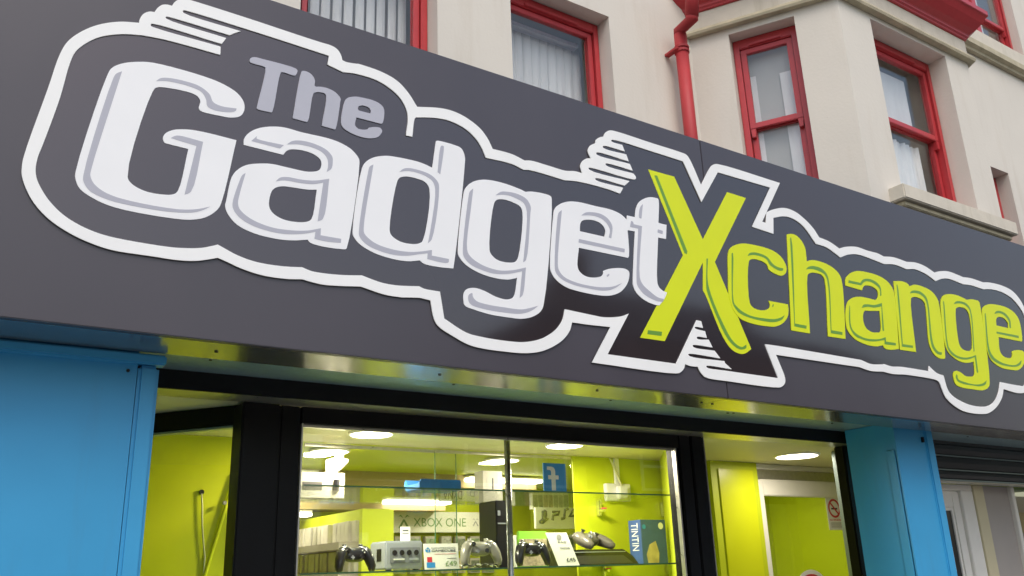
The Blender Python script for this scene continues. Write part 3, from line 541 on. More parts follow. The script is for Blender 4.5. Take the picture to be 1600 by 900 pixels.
window(OW, X3, nY, W0, .13)
window(OW, X3, nY, W1, .13, slat=.66, label='red framed window with vertical blinds')
window(OW, X3, nY, W2, .13, slat=.86, label='red framed window with vertical blinds')
window(FO, FX, FN, W3, .12, zmid=4.885, dress='roller', label='red sash window with grey blind on the angled side of the bay')
window(FO, X3, nY, W4, .15, zmid=4.945, dress='nets', label='red sash window with net curtain on the bay front')
window(OW, X3, nY, W5, .14, hw=.06, dress='plain', label='narrow red window right of the bay')
window(OW, X3, nY, W6, .10, zmid=7.95, dress='plain', mull=9.93, label='upper red sash window with central post')
# ------------------------------------------------------------------ drainpipe
DP = MB(); yp = 4.12
def pipe_at(px, py, y): return at(px, py, y)
p0 = at(1082,-40,3.92); p1 = at(1081,26,3.98); p2 = at(1063,50,4.17); p3 = at(1066.5,90,4.17); p4 = Vector((p3.x, 4.17, 3.82)); p2.x = p3.x
dpx = empty('drainpipe', (p4.x, 4.17, 3.81), 'red painted cast drainpipe with an offset bend beside the bay', 'drainpipe')
DP.tube([p0, p1], .052, 16).build('offset_pipe', M['redpipe'], dpx, smooth=True)
MB().tube([p1+Vector((0,0,.03)), p1-Vector((0,0,.02)), p2+Vector((0,0,.01)), p2-Vector((0,0,.05))], .050, 16).build('bend', M['redpipe'], dpx, smooth=True)
MB().tube([p2+Vector((0,0,-.03)), p4], .050, 16).build('pipe', M['redpipe'], dpx, smooth=True)
pc = at(1066,76,4.17)
for z in (pc.z, pc.z-.035): MB().tube([(p3.x,4.17,z-.012),(p3.x,4.17,z+.012)], .059, 16).build('collar', M['redpipe'], dpx, bev=.003)
br = MB(); br.box(p3.x-.075, p3.x-.03, 4.15, 4.286, pc.z-.035, pc.z-.012); br.build('bracket', M['redpipe'], dpx, bev=.003)
MB().tube([p0+Vector((0,0,-.12)), p0+Vector((0,0,.0))], .06, 16).build('collar', M['redpipe'], dpx, bev=.003)

# ================================================================== the shopfront
sf = empty('shopfront', (3, YL, 0), 'black framed shopfront with blue pilasters under the grey sign', 'shopfront')
# shutter rail and lintel
rl = MB(); XL0, XR = at(240,585,3.5).x-.05, 5.45
def slope_box(mb, a, b, y0, y1, th, dz=0):
    mb.hexa([(a,y0,soff(y0)+dz),(b,y0,soff(y0)+dz),(b,y1,soff(y1)+dz),(a,y1,soff(y1)+dz),(a,y0,soff(y0)+th),(b,y0,soff(y0)+th),(b,y1,soff(y1)+th),(a,y1,soff(y1)+th)]); return mb
slope_box(rl, -2.2, 9.2, 3.268, YL-.001, .03, .0).build('shutter_rail', M['rail'], sf)
MB().box(-2.2, 5.62, YL, YL+.012, ZLB, ZLT).build('lintel', M['blackface'], sf)
MB().box(-2.2, 5.62, YL+.013, YF+.03, ZLB+.002, ZLB+.02).build('lintel_soffit', M['alu'], sf)
# blue pilasters
def pil(name_x0, x1, label, yb=3.90):
    p = MB().box(name_x0, x1, 3.30, yb, 0, 2.449); o = p.build('pilaster', M['blue'], sf); o['label'] = label; return o
xa = at(246,620,3.285).x; xb = at(207,675,3.285).x
lp = pil(-1.6, xb-.002, 'wide blue pilaster left of the doorway')
cap = MB(); cap.box(-1.6, xa+.018, 3.268, 3.33, 2.366, 2.402); cap.build('capping', M['blue'], lp, bev=.006)
st = MB(); st.box(xb, xa, 3.285, 3.88, 0, 2.364); st.build('corner_strip', M['blue'], lp, bev=.012)
x2 = at(1404,720,3.30).x; x3 = at(1456,692,3.30).x
rp = pil(x2, x3, 'narrow blue pilaster right of the shop door', 3.655)
bp = at(200,579,3.298); MB().tube([(bp.x,3.301,bp.z),(bp.x,3.294,bp.z)], .006, 8).build('screw', M['screw'], lp)
for px_, py_ in ((1441,687),): q_ = at(px_,py_,3.297); MB().box(q_.x-.010, q_.x+.006, 3.2865, 3.2995, q_.z-.018, q_.z+.016).build('chip', M['blackface'], rp)
MB().box(x3-.075, x3+.006, 3.288, 3.60, 0, 2.440).build('corner_strip', M['blue'], rp, bev=.008)
MB().box(x2-.006, x2+.03, 3.31, 3.38, 0, 2.28).build('corner_strip', M['blue'], rp, bev=.006)
# posts and rails of the black frame
XC = at(372,760,YF).x; XW0 = at(470,700,YF).x; XW1 = at(1057,720,YF).x; XP = at(1106,760,YF).x
ZG = at(700,676,YF).z
fp = MB(); fp.box(XC, XW0-.10, YF, YF+.14, .1, ZLB); fp.build('post', M['black'], sf, bev=.006)
fp = MB(); fp.box(XW0-.095, XW0, YF+.012, YF+.10, .1, ZLB-.001); fp.build('post', M['black'], sf, bev=.006)
fp = MB(); fp.box(XW1+.035, XW1+.13, YF+.004, YF+.10, .1, ZLB); fp.build('post', M['black'], sf, bev=.006)
fp = MB(); fp.box(XW1+.135, XP, YF, YF+.12, .1, ZLB); fp.build('post', M['black'], sf, bev=.006)
for a, b in ((XW0+.001, XW0+.008), (XW1-.004, XW1+.006), (XP+.001, XP+.007)): MB().box(a, b, YF+.0, YF+.03, .5, ZG-.001 if a < XP else ZLB).build('glazing_bead', M['alu'], sf)
MB().box(XW1+.008, XW1+.033, YF+.03, YF+.09, .5, ZG).build('glazing_bead', M['black'], sf)
MB().box(XW0+.001, XW1+.033, YF+.002, YF+.09, ZG, ZLB-.001).build('frame_rail', M['black'], sf, bev=.004)
MB().box(XW0+.001, XW1-.001, YF+.03, YG, ZG-.012, ZG-.001).build('glazing_bead', M['alu'], sf)
MB().box(XW0+.001, XW1+.033, YF+.002, YF+.09, .5, .6).build('frame_rail', M['black'], sf, bev=.004)
MB().box(XC, XP, YF, YF+.3, 0, .5).build('stall_riser', M['blue'], sf)
MB().box(XW0+.009, XW1-.005, YG, YG+.008, .6, ZG-.013).build('window_pane', M['shopglass'], sf)
# angled return of the window beside the doorway
r0 = Vector((1.220, 3.897)); r1 = Vector((.884, 4.322)); rd = (r1-r0).normalized(); rn = Vector((-rd.y, rd.x)); 
RX = Vector((rd.x, rd.y, 0)); RY = Vector((-rd.y, rd.x, 0)); RO = Vector((r0.x, r0.y, 0))
if RY.x < 0: RY = -RY                   # RY points into the display
L = 2.2
zb = 2.292
MB().obox(RO, RX, RY, Z3, (0,0,zb),(L,.08,ZC-.002)).build('return_rail', M['black'], sf, bev=.004)
MB().obox(RO, RX, RY, Z3, (.0,.01,zb-.012),(L,.05,zb-.002)).build('glazing_bead', M['greyrail'], sf)
MB().obox(RO, RX, RY, Z3, (.0,.03,.6),(L,.036,zb-.013)).build('window_pane', M['shopglass'], sf)
# right recess: back wall, door
YD = 4.783
door_x0 = at(1186,800,YD).x; colx0 = at(1117,800,YD-.03).x
# reveal post at the right-hand side
q = at(1316,690,3.78)
MB().box(q.x, q.x+.12, 3.78, 3.86, 0, ZLB).build('post', M['black'], sf, bev=.008)
q2 = at(1310,740,4.0); q2.x += .03
MB().box(q2.x, q2.x+.12, 4.0, 4.06, 0, ZC-.002).build('side_post', M['greyrail'], sf, bev=.004)
MB().box(q2.x-.012, q2.x-.001, 4.0, 4.02, 0, ZC-.002).build('glazing_bead', M['alu'], sf)
lc = MB(); lc.box(colx0, door_x0-.004, YD-.03, YD+.3, 0, ZC-.002); lcol = lc.build('lime_column', M['limewall'], sf)
pa = at(1122,735,YD-.04); pb = at(1176,735,YD-.04)
MB().box(pa.x, pb.x, YD-.042, YD-.031, .3, at(1140,733,YD-.04).z).build('access_panel', M['limeboard'], lcol, bev=.003)
# door
zt = at(1240,776,YD).z; zr = at(1240,752,YD).z; zh = at(1240,736,YD).z
dx1 = at(1337,860,YD).x+.1
dr = MB(); dr.box(door_x0, door_x0+.055, YD-.02, YD+.05, 0, zr); dr.box(door_x0+.055, dx1, YD-.02, YD+.05, zt, zr); dr.box(dx1-.0, dx1+.08, YD-.02, YD+.05, 0, zr); dr.box(door_x0+.055, dx1, YD-.02, YD+.05, 0, .3)
door = dr.build('door', M['upvc'], sf, bev=.006)
MB().box(door_x0+.055, dx1, YD+.005, YD+.012, .3, zt).build('door_pane', M['doorglass'], door)
MB().box(door_x0+.08, door_x0+.10, YD-.07, YD-.021, .95, 1.2).build('handle', M['chrome'], door, bev=.004)
hd = MB(); hd.box(door_x0, dx1+.4, YD-.01, YD+.06, zh, ZC-.002); hd.build('door_header', M['upvc'], sf, bev=.004)
MB().box(door_x0, dx1+.4, YD-.016, YD+.05, zr+.004, zh-.004).build('door_track', M['alu'], sf)

# ------------------------------------------------------------------ next shop
nf = empty('neighbour_shop', (6.6, YL, 0), 'next shop with raised black roller shutter and white plastic door', 'shopfront')
NX0, NX1 = x3+.008, 9.2
zs_ = [at(1530,y,YL).z for y in (698,716,737,752)]
for k in range(3):
    z1, z0 = zs_[k], zs_[k+1]
    MB().sweep([Vector((NX0,YL)), Vector((NX1,YL))], [(0,z0+.004),(.012,z0+.012),(.020,(z0+z1)/2),(.014,z1-.016),(0,z1-.006),(-.02,z1-.006),(-.02,z0+.004)]).build('shutter_slat', M['shut'], nf)
    MB().box(NX0, NX1, YL-.012, YL+.0, z0-.006, z0+.003).build('slat_hinge', M['greyrail'], nf)
MB().box(NX0, NX1, YL-.001, YL+.02, zs_[0]-.004, zs_[0]+.07).build('shutter_box', M['shut'], nf)
MB().box(NX0, NX1, YL+.004, YL+.1, zs_[3]-.014, zs_[3]-.003).build('shutter_track', M['alu'], nf)
zd = at(1500,757,YF).z; xd0 = at(1478,790,YF).x-.6; xd1 = at(1499,757,YF).x; xd2 = at(1517,757,YF).x
MB().box(NX0, xd2, YF, YF+.06, zd-.045, zd).build('door_frame', M['upvc'], nf, bev=.004)
nd = MB(); nd.box(xd1, xd2, YF+.0, YF+.06, 0, zd-.046); nd.build('door_frame', M['upvc'], nf, bev=.004)
nd = MB(); a0 = xd1-.095; nd.box(a0, xd1-.006, YF+.02, YF+.07, 0, zd-.05); nd.box(NX0, a0, YF+.02, YF+.07, zd-.17, zd-.05); nd.box(NX0,a0,YF+.02,YF+.07,0,.3)
dd = nd.build('door', M['upvc'], nf, bev=.006)
MB().box(NX0, a0-.025, YF+.04, YF+.05, .3, zd-.195).build('door_pane', M['pad'], dd)
gb = MB(); gb.box(a0-.024, a0, YF+.03, YF+.055, .3, zd-.171); gb.box(NX0, a0-.024, YF+.03, YF+.055, zd-.194, zd-.171); gb.build('glazing_bead', M['upvc'], dd)
xe = at(1533,758,YF).x; xf = at(1569,762,YF+.05).x
MB().box(xd2+.003, xe, YF-.01, YF+.08, 0, zd).build('post', M['creampost'], nf, bev=.004)
MB().box(xe+.002, xf, YF+.03, YF+.08, 0, zd).build('side_panel', M['lining'], nf)
MB().box(xf+.002, xf+.05, YF+.0, YF+.08, 0, zd).build('post', M['upvc'], nf, bev=.004)
MB().box(xf+.052, NX1, YF+.03, YF+.04, .5, zd).build('window_pane', M['shopglass'], nf)
inn = MB(); inn.box(xf+.05, NX1, YF+.6, YF+.62, 0, zd); inn.build('back_board', M['lining'], nf)
MB().box(xf+.05, NX1, YF+.55, YF+.58, at(1595,800,YF+.5).z, at(1595,832,YF+.5).z).build('shelf_board', M['tan'], nf)
st_ = at(1489,870,YF).z
tag(MB().box(at(1488,856,YF).x-.02, at(1488,856,YF).x+.03, YF+.016, YF+.019, at(1490,894,YF).z, at(1490,854,YF).z).build('door_sticker', M['card']), 'small white sticker on the white door of the next shop', 'sticker')

# ================================================================== shop interior (setting)
struct('floor', MB().box(.0, 11.5, YF, 7.2, -.02, .004), M['floor'])
cl = MB(); cl.box(-1.0, 11.5, YF+.032, 4.91, ZC, ZC+.05); struct('ceiling', cl, M['ceil'])
struct('shop_ceiling', MB().box(.3, 11.5, 4.912, 7.2, ZC+.006, ZC+.05), M['limewall'])
struct('back_wall', MB().box(.5, 11.5, 7.0, 7.1, 0, ZC+.006), M['limewall'])
struct('far_left_wall', MB().box(.3, .5, 4.95, 7.1, 0, ZC+.006), M['limewall'])
xr = at(899,800,4.90).x
struct('partition_wall', MB().box(xr, 5.0, 4.90, 4.915, 0, ZC-.002), M['limewall'])
xs = at(1038,740,4.86).x
struct('side_wall', MB().hexa([(at(1037,800,4.88).x,4.88,0),(at(1054,800,4.1).x,4.1,0),(at(1054,800,4.1).x+.05,4.1,0),(at(1037,800,4.88).x+.05,4.88,0),(at(1037,800,4.88).x,4.88,ZC-.002),(at(1054,800,4.1).x,4.1,ZC-.002),(at(1054,800,4.1).x+.05,4.1,ZC-.002),(at(1037,800,4.88).x+.05,4.88,ZC-.002)]), M['limewall'])
struct('lobby_wall', MB().box(6.9, 7.0, YL+.3, 7.1, 0, ZC), M['limewall'])
struct('end_wall', MB().box(-1.1, -1.0, 3.9, 7.1, 0, ZC), M['limewall'])
struct('door_passage_wall', MB().box(colx0, 6.9, 5.9, 6.0, 0, ZC-.002), M['limewall'])
# lime wall at the back of the display, seen through the angled return
struct('display_back_wall', MB().box(.3, 1.66, 4.90, 4.915, 0, ZC-.002), M['limeboard'])
bh = MB(); bh.box(.5, xr+.6, 6.2, 6.25, at(660,760,6.2).z, at(660,741,6.2).z+.3); struct('bulkhead', bh, M['tan'])
cv = MB(); za = at(700,798,6.7).z; zb_ = at(700,787,6.7).z; cv.box(.5, xr, 6.7, 6.99, za, zb_); struct('wall_canopy', cv, M['tan'])

struct('added_deck', MB().box(XW0, xr+1.2, YG+.03, 4.89, .95, 1.0), M['limewall'])  # unseen deck, added so the soffit has bright lime to reflect
# ceiling lights
def downlight(x, y, r, label, power=25):
    t = empty('ceiling_light', (x, y, ZC), label, 'ceiling light', 'round lights in the shop ceiling')
    MB().tube([(x,y,ZC-.001),(x,y,ZC-.012)], [r*1.12, r*1.08], 32).build('rim', M['upvc'], t, smooth=False)
    MB().tube([(x,y,ZC-.0125),(x,y,ZC-.016)], [r, r*.97], 32).build('diffuser', M['lamp'], t)
    l = bpy.data.lights.new('lamp_glow', 'AREA'); l.shape = 'DISK'; l.size = r*1.8; l.energy = power; l.color = (1,.90,.72)
    o = bpy.data.objects.new('lamp_glow', l); COL.objects.link(o); o.parent = t; o.location = (0,0,-.02)
downlight(2.058, 4.485, .115, 'round lit ceiling light at the left of the shop window'); downlight(3.375, 4.461, .115, 'round lit ceiling light above the blue card in the window')
for (px, py, lb) in ((515,706,'round lit ceiling light deeper in the shop at far left'),(785,720,'round lit ceiling light deeper in the shop behind the chrome pole')):
    p = atz(px, py, ZC-.01); downlight(p.x, p.y, .115, lb, 11)
p = atz(1245, 713, ZC-.01); downlight(p.x, p.y, .15, 'large round lit ceiling light above the white door', 6.5)
downlight(2.3, 6.45, .13, 'added round ceiling light, unseen behind the tan bulkhead at the left', 6)  # hidden lamp added to brighten the lower part of the shop
downlight(4.0, 6.45, .13, 'added round ceiling light, unseen behind the tan bulkhead at the right', 6)  # second added lamp, out of sight, lifts the back wall and floor
downlight(6.0, 5.35, .13, 'added round ceiling light, unseen in the passage behind the white door', 9)  # unseen lamp added to brighten what shows through the door glass
def strip_light(px0, px1, py, Y, label, h=.03, power=1.5):
    a, b = at(px0,py,Y), at(px1,py,Y)
    t = empty('strip_light', ((a.x+b.x)/2, Y, a.z), label, 'strip light', 'strip lights in the shop')
    MB().box(a.x, b.x, Y, Y+.10, a.z+h*.5, a.z+h).build('housing', M['upvc'], t)
    MB().box(a.x, b.x, Y-.005, Y+.105, a.z-h*.5, a.z+h*.5-.002).build('diffuser', M['lamp'], t, bev=.006)
    l = bpy.data.lights.new('lamp_glow', 'AREA'); l.shape = 'RECTANGLE'; l.size = abs(b.x-a.x)*.95; l.size_y = .1; l.energy = power; l.color = (1,.92,.76)
    o = bpy.data.objects.new('lamp_glow', l); COL.objects.link(o); o.parent = t; o.location = (0,.05,-h*.6)
strip_light(735, 848, 748, 6.1, 'long white strip light behind the chrome pole')
strip_light(440, 498, 740, 5.8, 'white strip light at the left edge of the window', power=.6)
strip_light(605, 706, 783, 6.6, 'white strip light under the wall canopy', .034, 1)
strip_light(440, 488, 803, 6.4, 'short white strip light low at the left edge', power=.4)

# ------------------------------------------------------------------ chrome pole and glass shelves
YS = 4.01; ZSH1 = at(760,767,YS).z; ZSH2 = at(760,890,YS).z
px_ = at(794,780,YS-.03)
pole = empty('shelf_pole', (px_.x, YS-.03, 0), 'upright chrome pole in the shop window', 'pole')
MB().tube([(px_.x,YS-.035,.3),(px_.x,YS-.035,ZC-.02)], .017, 16).build('tube', M['polemetal'], pole, smooth=True)
MB().tube([(px_.x,YS-.035,ZC-.02),(px_.x,YS-.035,ZC-.001)], .03, 16).build('flange', M['chrome'], pole)
def shelf(z, x0, x1, label, pxs):
    t = empty('glass_shelf', ((x0+x1)/2, YS, z), label, 'glass shelf', 'glass shelves in the shop window')
    MB().box(x0, x1, YS, 4.86, z, z+.008).build('pane', M['shelfglass'], t)
    MB().box(x0, x1, YS-.002, YS-.0005, z, z+.008).build('edge', M['glassedge'], t)
    for px, py in pxs:
        p = at(px, py, 4.85)
        MB().tube([(p.x,4.86,z-.02),(p.x,4.82,z-.02)], .012, 10).build('bracket', M['chrome'], t)
        MB().box(p.x-.01, p.x+.01, 4.86, 4.895, z-.055, z+.045).build('bracket', M['chrome'], t, bev=.002)
        MB().box(p.x-.012, p.x+.02, 4.815, 4.835, z-.012, z-.004).build('clip', M['pink'], t)
    return t
sx0 = at(474,760,YS).x; sx1 = at(1049,775,YS).x
shelf(ZSH1, sx0, sx1, 'upper glass shelf holding the blue case and white boxes', [(940,795),(1040,795)])
shelf(ZSH2, sx0, sx1+.02, 'lower glass shelf holding the consoles and price cards', [(947,893),(1048,888)])
T1, T2 = ZSH1+.0085, ZSH2+.0085
# sliding glass doors behind the display
for px, lb in ((700,'left sliding glass door behind the display'),(830,'right sliding glass door behind the display')):
    p = at(px, 760, 4.80); t = empty('sliding_glass_door', (p.x, 4.80, 0), lb, 'glass door')
    yy = 4.875 if px > 800 else 4.89
    a, b = (at(474,750,yy).x, at(713,750,yy).x) if px < 800 else (at(680,750,yy).x, at(893,750,yy).x)
    MB().box(a, b, yy, yy+.006, .6, ZC-.03).build('pane', M['glass'], t)
    MB().box((b if px < 800 else a)-.001, (b if px < 800 else a)+.001, yy-.001, yy+.007, .6, ZC-.03).build('edge', M['glassedge'], t)
    MB().box(a, b, yy-.004, yy+.010, ZC-.03, ZC-.012).build('track', M['alu'], t)

def on(px, Y): return at(px, 880, Y).x
# ---- silver cube console
Yc = 4.56
c0, c1 = on(602,Yc), on(661,Yc); hc = at(630,845,Yc).z-T2; wc = c1-c0
gc = empty('game_console', ((c0+c1)/2, Yc, T2), 'silver cube games console with four round sockets on the lower shelf', 'games console')
MB().box(c0, c1, Yc, Yc+.20, T2+.012, T2+hc).build('body', M['console'], gc, bev=.008)
for a in (c0+.02, c1-.045): MB().box(a, a+.022, Yc+.01, Yc+.04, T2, T2+.012).build('foot', M['port'], gc)
fz0, fz1 = T2+hc*.27, T2+hc*.78; fx0, fx1 = c0+wc*.12, c0+wc*.92
MB().box(fx0, fx1, Yc-.004, Yc, fz0, fz1).build('front_panel', M['consoledark'], gc, bev=.002)
for k in range(4):
    xx = fx0+(fx1-fx0)*(.14+.24*k); zz = T2+hc*.61
    MB().tube([(xx,Yc-.007,zz),(xx,Yc-.0035,zz)], .0145, 14).build('socket', M['port'], gc)
MB().box(fx0+.02, fx0+.085, Yc-.009, Yc-.004, T2+hc*.37, T2+hc*.42).build('button', M['card'], gc)
MB().box(fx0+.115, fx1-.012, Yc-.006, Yc-.004, T2+hc*.36, T2+hc*.43).build('card_slot', M['console'], gc)
MB().box(c0-.001, c0, Yc+.05, Yc+.11, T2+hc*.35, T2+hc*.75).build('vent', M['port'], gc)
pt = empty('price_tag', ((c0+c1)/2-.05, Yc+.05, T2+hc), 'little white price tag standing on the silver cube console', 'price tag')
tx0, tx1 = at(626,834,Yc+.05).x, at(641,834,Yc+.05).x
MB().box(tx0, tx1, Yc+.05, Yc+.054, T2+hc+.001, at(634,823,Yc+.05).z).build('card', M['card'], pt)
MB().box(tx0+.012, tx1-.012, Yc+.0493, Yc+.0497, T2+hc+.055, T2+hc+.061).build('print', M['ink'], pt)
MB().box(tx0+.01, tx1-.01, Yc+.0493, Yc+.0497, T2+hc+.04, T2+hc+.045).build('print', M['greyink'], pt)
# ---- price card GAMECUBE
def tilt_frame(px, Y, lean=.12):
    o = Vector((on(px,Y), Y, T2)); uz = Vector((0, math.sin(lean), math.cos(lean))); return o, uz
o, uz = tilt_frame(664, 4.54); W_ = on(718,4.54)-o.x; H_ = (at(690,849,4.56).z-T2)
un = X3.cross(uz)
pc_ = empty('price_card', (o.x+W_/2, 4.54, T2), 'white card with a blue logo and 49 pound price beside the cube console', 'price card')
MB().obox(o, X3, -un, uz, (0,0,0),(W_,.003,H_)).build('card', M['card'], pc_)
pr = lambda s, u, v, w_, h_, mt: lettering('print', s, o+X3*(W_*u)+uz*(H_*v)+un*.0005, X3, uz, H_*h_, W_*w_, M[mt], pc_)
pr('NINTENDO', .22, .81, .70, .055, 'greyink'); pr('GAMECUBE', .22, .69, .70, .085, 'ink'); pr('£49', .60, .15, .33, .19, 'greenink')
lg = MB(); P = lambda u, v, d=.0012: o+X3*(W_*u)+uz*(H_*v)+un*d
for a, b, c, d in (((.04,.80),(.11,.76),(.11,.66),(.04,.71)), ((.13,.66),(.18,.70),(.18,.80),(.13,.76)), ((.06,.83),(.11,.79),(.17,.83),(.11,.86))): lg.face(P(*a),P(*b),P(*c),P(*d))
lg.build('logo', M['fblue'], pc_)
MB().obox(o, X3, -un, uz, (W_*.3,-.0009,H_*.60),(W_*.92,-.0003,H_*.612)).build('rule', M['redink'], pc_)
MB().obox(o, X3, -un, uz, (W_*.66,-.0009,H_*.43),(W_*.93,-.0003,H_*.445)).build('rule', M['ink'], pc_)
pb_ = MB().obox(o, X3, -un, uz, (W_*.06,-.0009,H_*.10),(W_*.30,-.0003,H_*.30)).build('picture', M['fblue'], pc_)
MB().obox(o, X3, -un, uz, (W_*.08,-.0009,H_*.305),(W_*.22,-.0003,H_*.50)).build('picture', M['redink'], pc_)
# ---- controllers
def controller(c, s, mt, label, rear=False, lean=0.0, yaw=0.0):
    """two-gripped gamepad, s = overall width"""
    t = empty('game_controller', c, label, 'game controller', 'game controllers on the lower shelf')
    Rm = Matrix.Rotation(yaw, 3, 'Z') @ Matrix.Rotation(lean, 3, 'X'); T = lambda x, y, z: Vector(c)+Rm @ Vector((x*s, y*s, z*s))
    ax = [Rm @ v for v in (X3, Y3, Z3)]
    b = MB()
    b.ell(T(0,0,.42), (.30*s,.12*s,.17*s), ax, 20, 10, .75)
    for g in (-1, 1):
        b.tube([T(g*.22,0,.55), T(g*.33,-.01,.46), T(g*.40,-.03,.30), T(g*.44,-.04,.14), T(g*.43,-.045,.04), T(g*.425,-.045,.01)], [.10*s,.135*s,.125*s,.105*s,.075*s,.02*s], 14)
        b.ell(T(g*.25,0,.56), (.15*s,.11*s,.07*s), ax, 14, 8)
    b.build('body', mt, t, smooth=True)
    for g in (-1, 1):
        MB().tube([T(g*.22,.06,.60),T(g*.22,.04,.68)], [.06*s,.05*s], 12).build('trigger', mt, t, smooth=True)
    f = -1
    for u, v in ((-.22,.50),(.11,.34)):
        MB().tube([T(u,f*.10,v),T(u,f*.17,v)], [.035*s,.028*s], 12).build('thumbstick', mt, t); MB().tube([T(u,f*.17,v),T(u,f*.19,v)], [.055*s,.05*s], 14).build('stick_cap', M['pad'], t)
    MB().obox(T(-.11,f*.12,.34), ax[0], ax[1], ax[2], (-.05*s,-.02*s,-.017*s),(.05*s,.02*s,.017*s)).obox(T(-.11,f*.12,.34), ax[0], ax[1], ax[2], (-.017*s,-.021*s,-.05*s),(.017*s,.021*s,.05*s)).build('direction_pad', M['consoledark'], t)
    for u, v in ((.22,.55),(.27,.50),(.22,.45),(.17,.50)):
        MB().ell(T(u,f*.118,v), (.02*s,.02*s,.02*s), ax, 8, 6).build('button', M['console'], t)
    return t
px2m = lambda px0, px1, Y: on(px1,Y)-on(px0,Y)
controller(Vector((on(555,4.52),4.52,T2-.002)), px2m(524,586,4.52)*.98, M['pad'], 'shiny black games controller left of the cube console', lean=-.15, yaw=.1)
controller(Vector((on(752,4.53),4.53,T2+.012)), px2m(723,782,4.53)*.95, M['padsilver'], 'silver games controller right of the price card', lean=-.2, yaw=-.1)
controller(Vector((on(833,4.50),4.50,T2+.004)), px2m(808,858,4.50)*1.0, M['pad'], 'black games controller leaning on the green topped game case', lean=-.12)
# ---- loose leads lying under the silver controller
for k_, (mt_, lb_) in enumerate((('pad','coiled black lead lying under the silver controller'),('card','loose white lead lying under the silver controller'))):
    x_0, x_1 = on(722,4.50), on(784,4.50); rnd = random.Random(k_+4)
    pts_ = [(x_0+(x_1-x_0)*j/16, 4.50+.04*k_+.02*math.sin(j*1.3+k_), T2+.008+.020*abs(math.sin(j*.9+k_*1.1))) for j in range(17)]
    ld = empty('coiled_lead', pts_[0], lb_, 'cable'); MB().tube(pts_, .0045, 6).build('flex', M[mt_], ld, smooth=True)
    MB().box(pts_[-1][0]-.005, pts_[-1][0]+.03, pts_[-1][1]-.01, pts_[-1][1]+.01, T2+.002, T2+.022).build('plug', M[mt_], ld, bev=.003)
# ---- green topped game case behind the black controller
g0, g1 = on(812,4.6), on(856,4.6); gz = at(835,830,4.6).z
gcase = empty('game_case', ((g0+g1)/2, 4.6, T2), 'green topped game case standing behind the black controller', 'game case')
MB().box(g0, g1, 4.60, 4.622, T2, gz).build('case', M['casegreen'], gcase, bev=.002)
MB().box(g0+.004, g1-.004, 4.597, 4.5995, T2+.01, gz-.045).build('cover', COVERS[3], gcase)
MB().box(g0-.03, g0-.018, 4.60, 4.63, T2, gz-.05).build('spine', M['card'], gcase)
# ---- tall black console
k0, k1 = on(777,4.62), on(804,4.62); kz = at(790,782,4.62).z
kc = empty('tall_console', ((k0+k1)/2, 4.62, T2), 'tall black upright console behind the chrome pole', 'games console')
MB().box(k0, k1, 4.62, 4.82, T2, kz).build('body', M['pad'], kc, bev=.006)
MB().box(k0+.012, k0+.03, 4.617, 4.62, kz-.09, kz-.06).build('badge', M['consoledark'], kc)
MB().box(k0+.01, k1-.01, 4.617, 4.6195, kz-.14, kz-.132).build('disc_slot', M['consoledark'], kc)
# ---- leaning price card
a0, a1 = on(873,4.48), on(906,4.48); hz = at(880,832,4.5).z-T2
sk = Vector((-.36,.12,1)).normalized(); o2 = Vector((a0, 4.48, T2)); un2 = X3.cross(sk).normalized()
Wp, Hp = a1-a0, hz/sk.z
p2_ = empty('price_card', ((a0+a1)/2, 4.48, T2), 'white price card leaning sideways with a 45 pound price', 'price card')
n_ = MB(); n_.hexa([o2, o2+X3*Wp, o2+X3*Wp-un2*.003, o2-un2*.003, o2+sk*Hp, o2+X3*Wp+sk*Hp, o2+X3*Wp+sk*Hp-un2*.003, o2+sk*Hp-un2*.003]); n_.build('card', M['card'], p2_)
l2 = lambda s, u, v, w_, h_, mt: lettering('print', s, o2+X3*(Wp*u)+sk*(Hp*v)+un2*.0006, X3, sk, Hp*h_, Wp*w_, M[mt], p2_)
l2('£45', .48, .14, .42, .11, 'ink'); l2('250GB', .40, .52, .45, .05, 'greyink'); l2('360', .40, .70, .40, .05, 'greyink')
rg = MB(); c_ = o2+X3*(Wp*.55)+sk*(Hp*.86)+un2*.0004
rg.tube([c_-un2*.0003, c_+un2*.0006], .018, 16).build('logo', M['greyink'], p2_)
# ---- low black console with graphite controller on it
b0, b1 = on(898,4.56), on(1000,4.56); bz = at(950,858,4.56).z
xc_ = empty('flat_console', ((b0+b1)/2, 4.56, T2), 'low glossy black console lying flat beside the blue carton', 'games console')
prof = [(0,0),(b1-b0,0),(b1-b0-.05,(bz-T2)*.55),(b1-b0-.13,bz-T2),(0,bz-T2)]
MB().prism(prof, lambda a, b, d: (b0+a, d, T2+b), 4.56, 4.84).build('body', M['pad'], xc_, bev=.006)
pf = [(.01,.012),(b1-b0-.06,.012),(b1-b0-.14,(bz-T2)*.62),(.01,(bz-T2)*.62)]
MB().prism(pf, lambda a, b, d: (b0+a, d, T2+b), 4.556, 4.5595).build('front_panel', M['consolefront'], xc_)
MB().box(b0, b1-.12, 4.554, 4.5595, T2+(bz-T2)*.82, T2+(bz-T2)*.86).build('trim_line', M['console'], xc_)
cc = Vector((at(943,857,4.64).x, 4.64, bz+.004))
controller(cc, (at(972,850,4.64).x-at(915,850,4.64).x)*1.0, M['padgrey'], 'graphite controller resting on top of the low black console', lean=-1.05, yaw=.35)
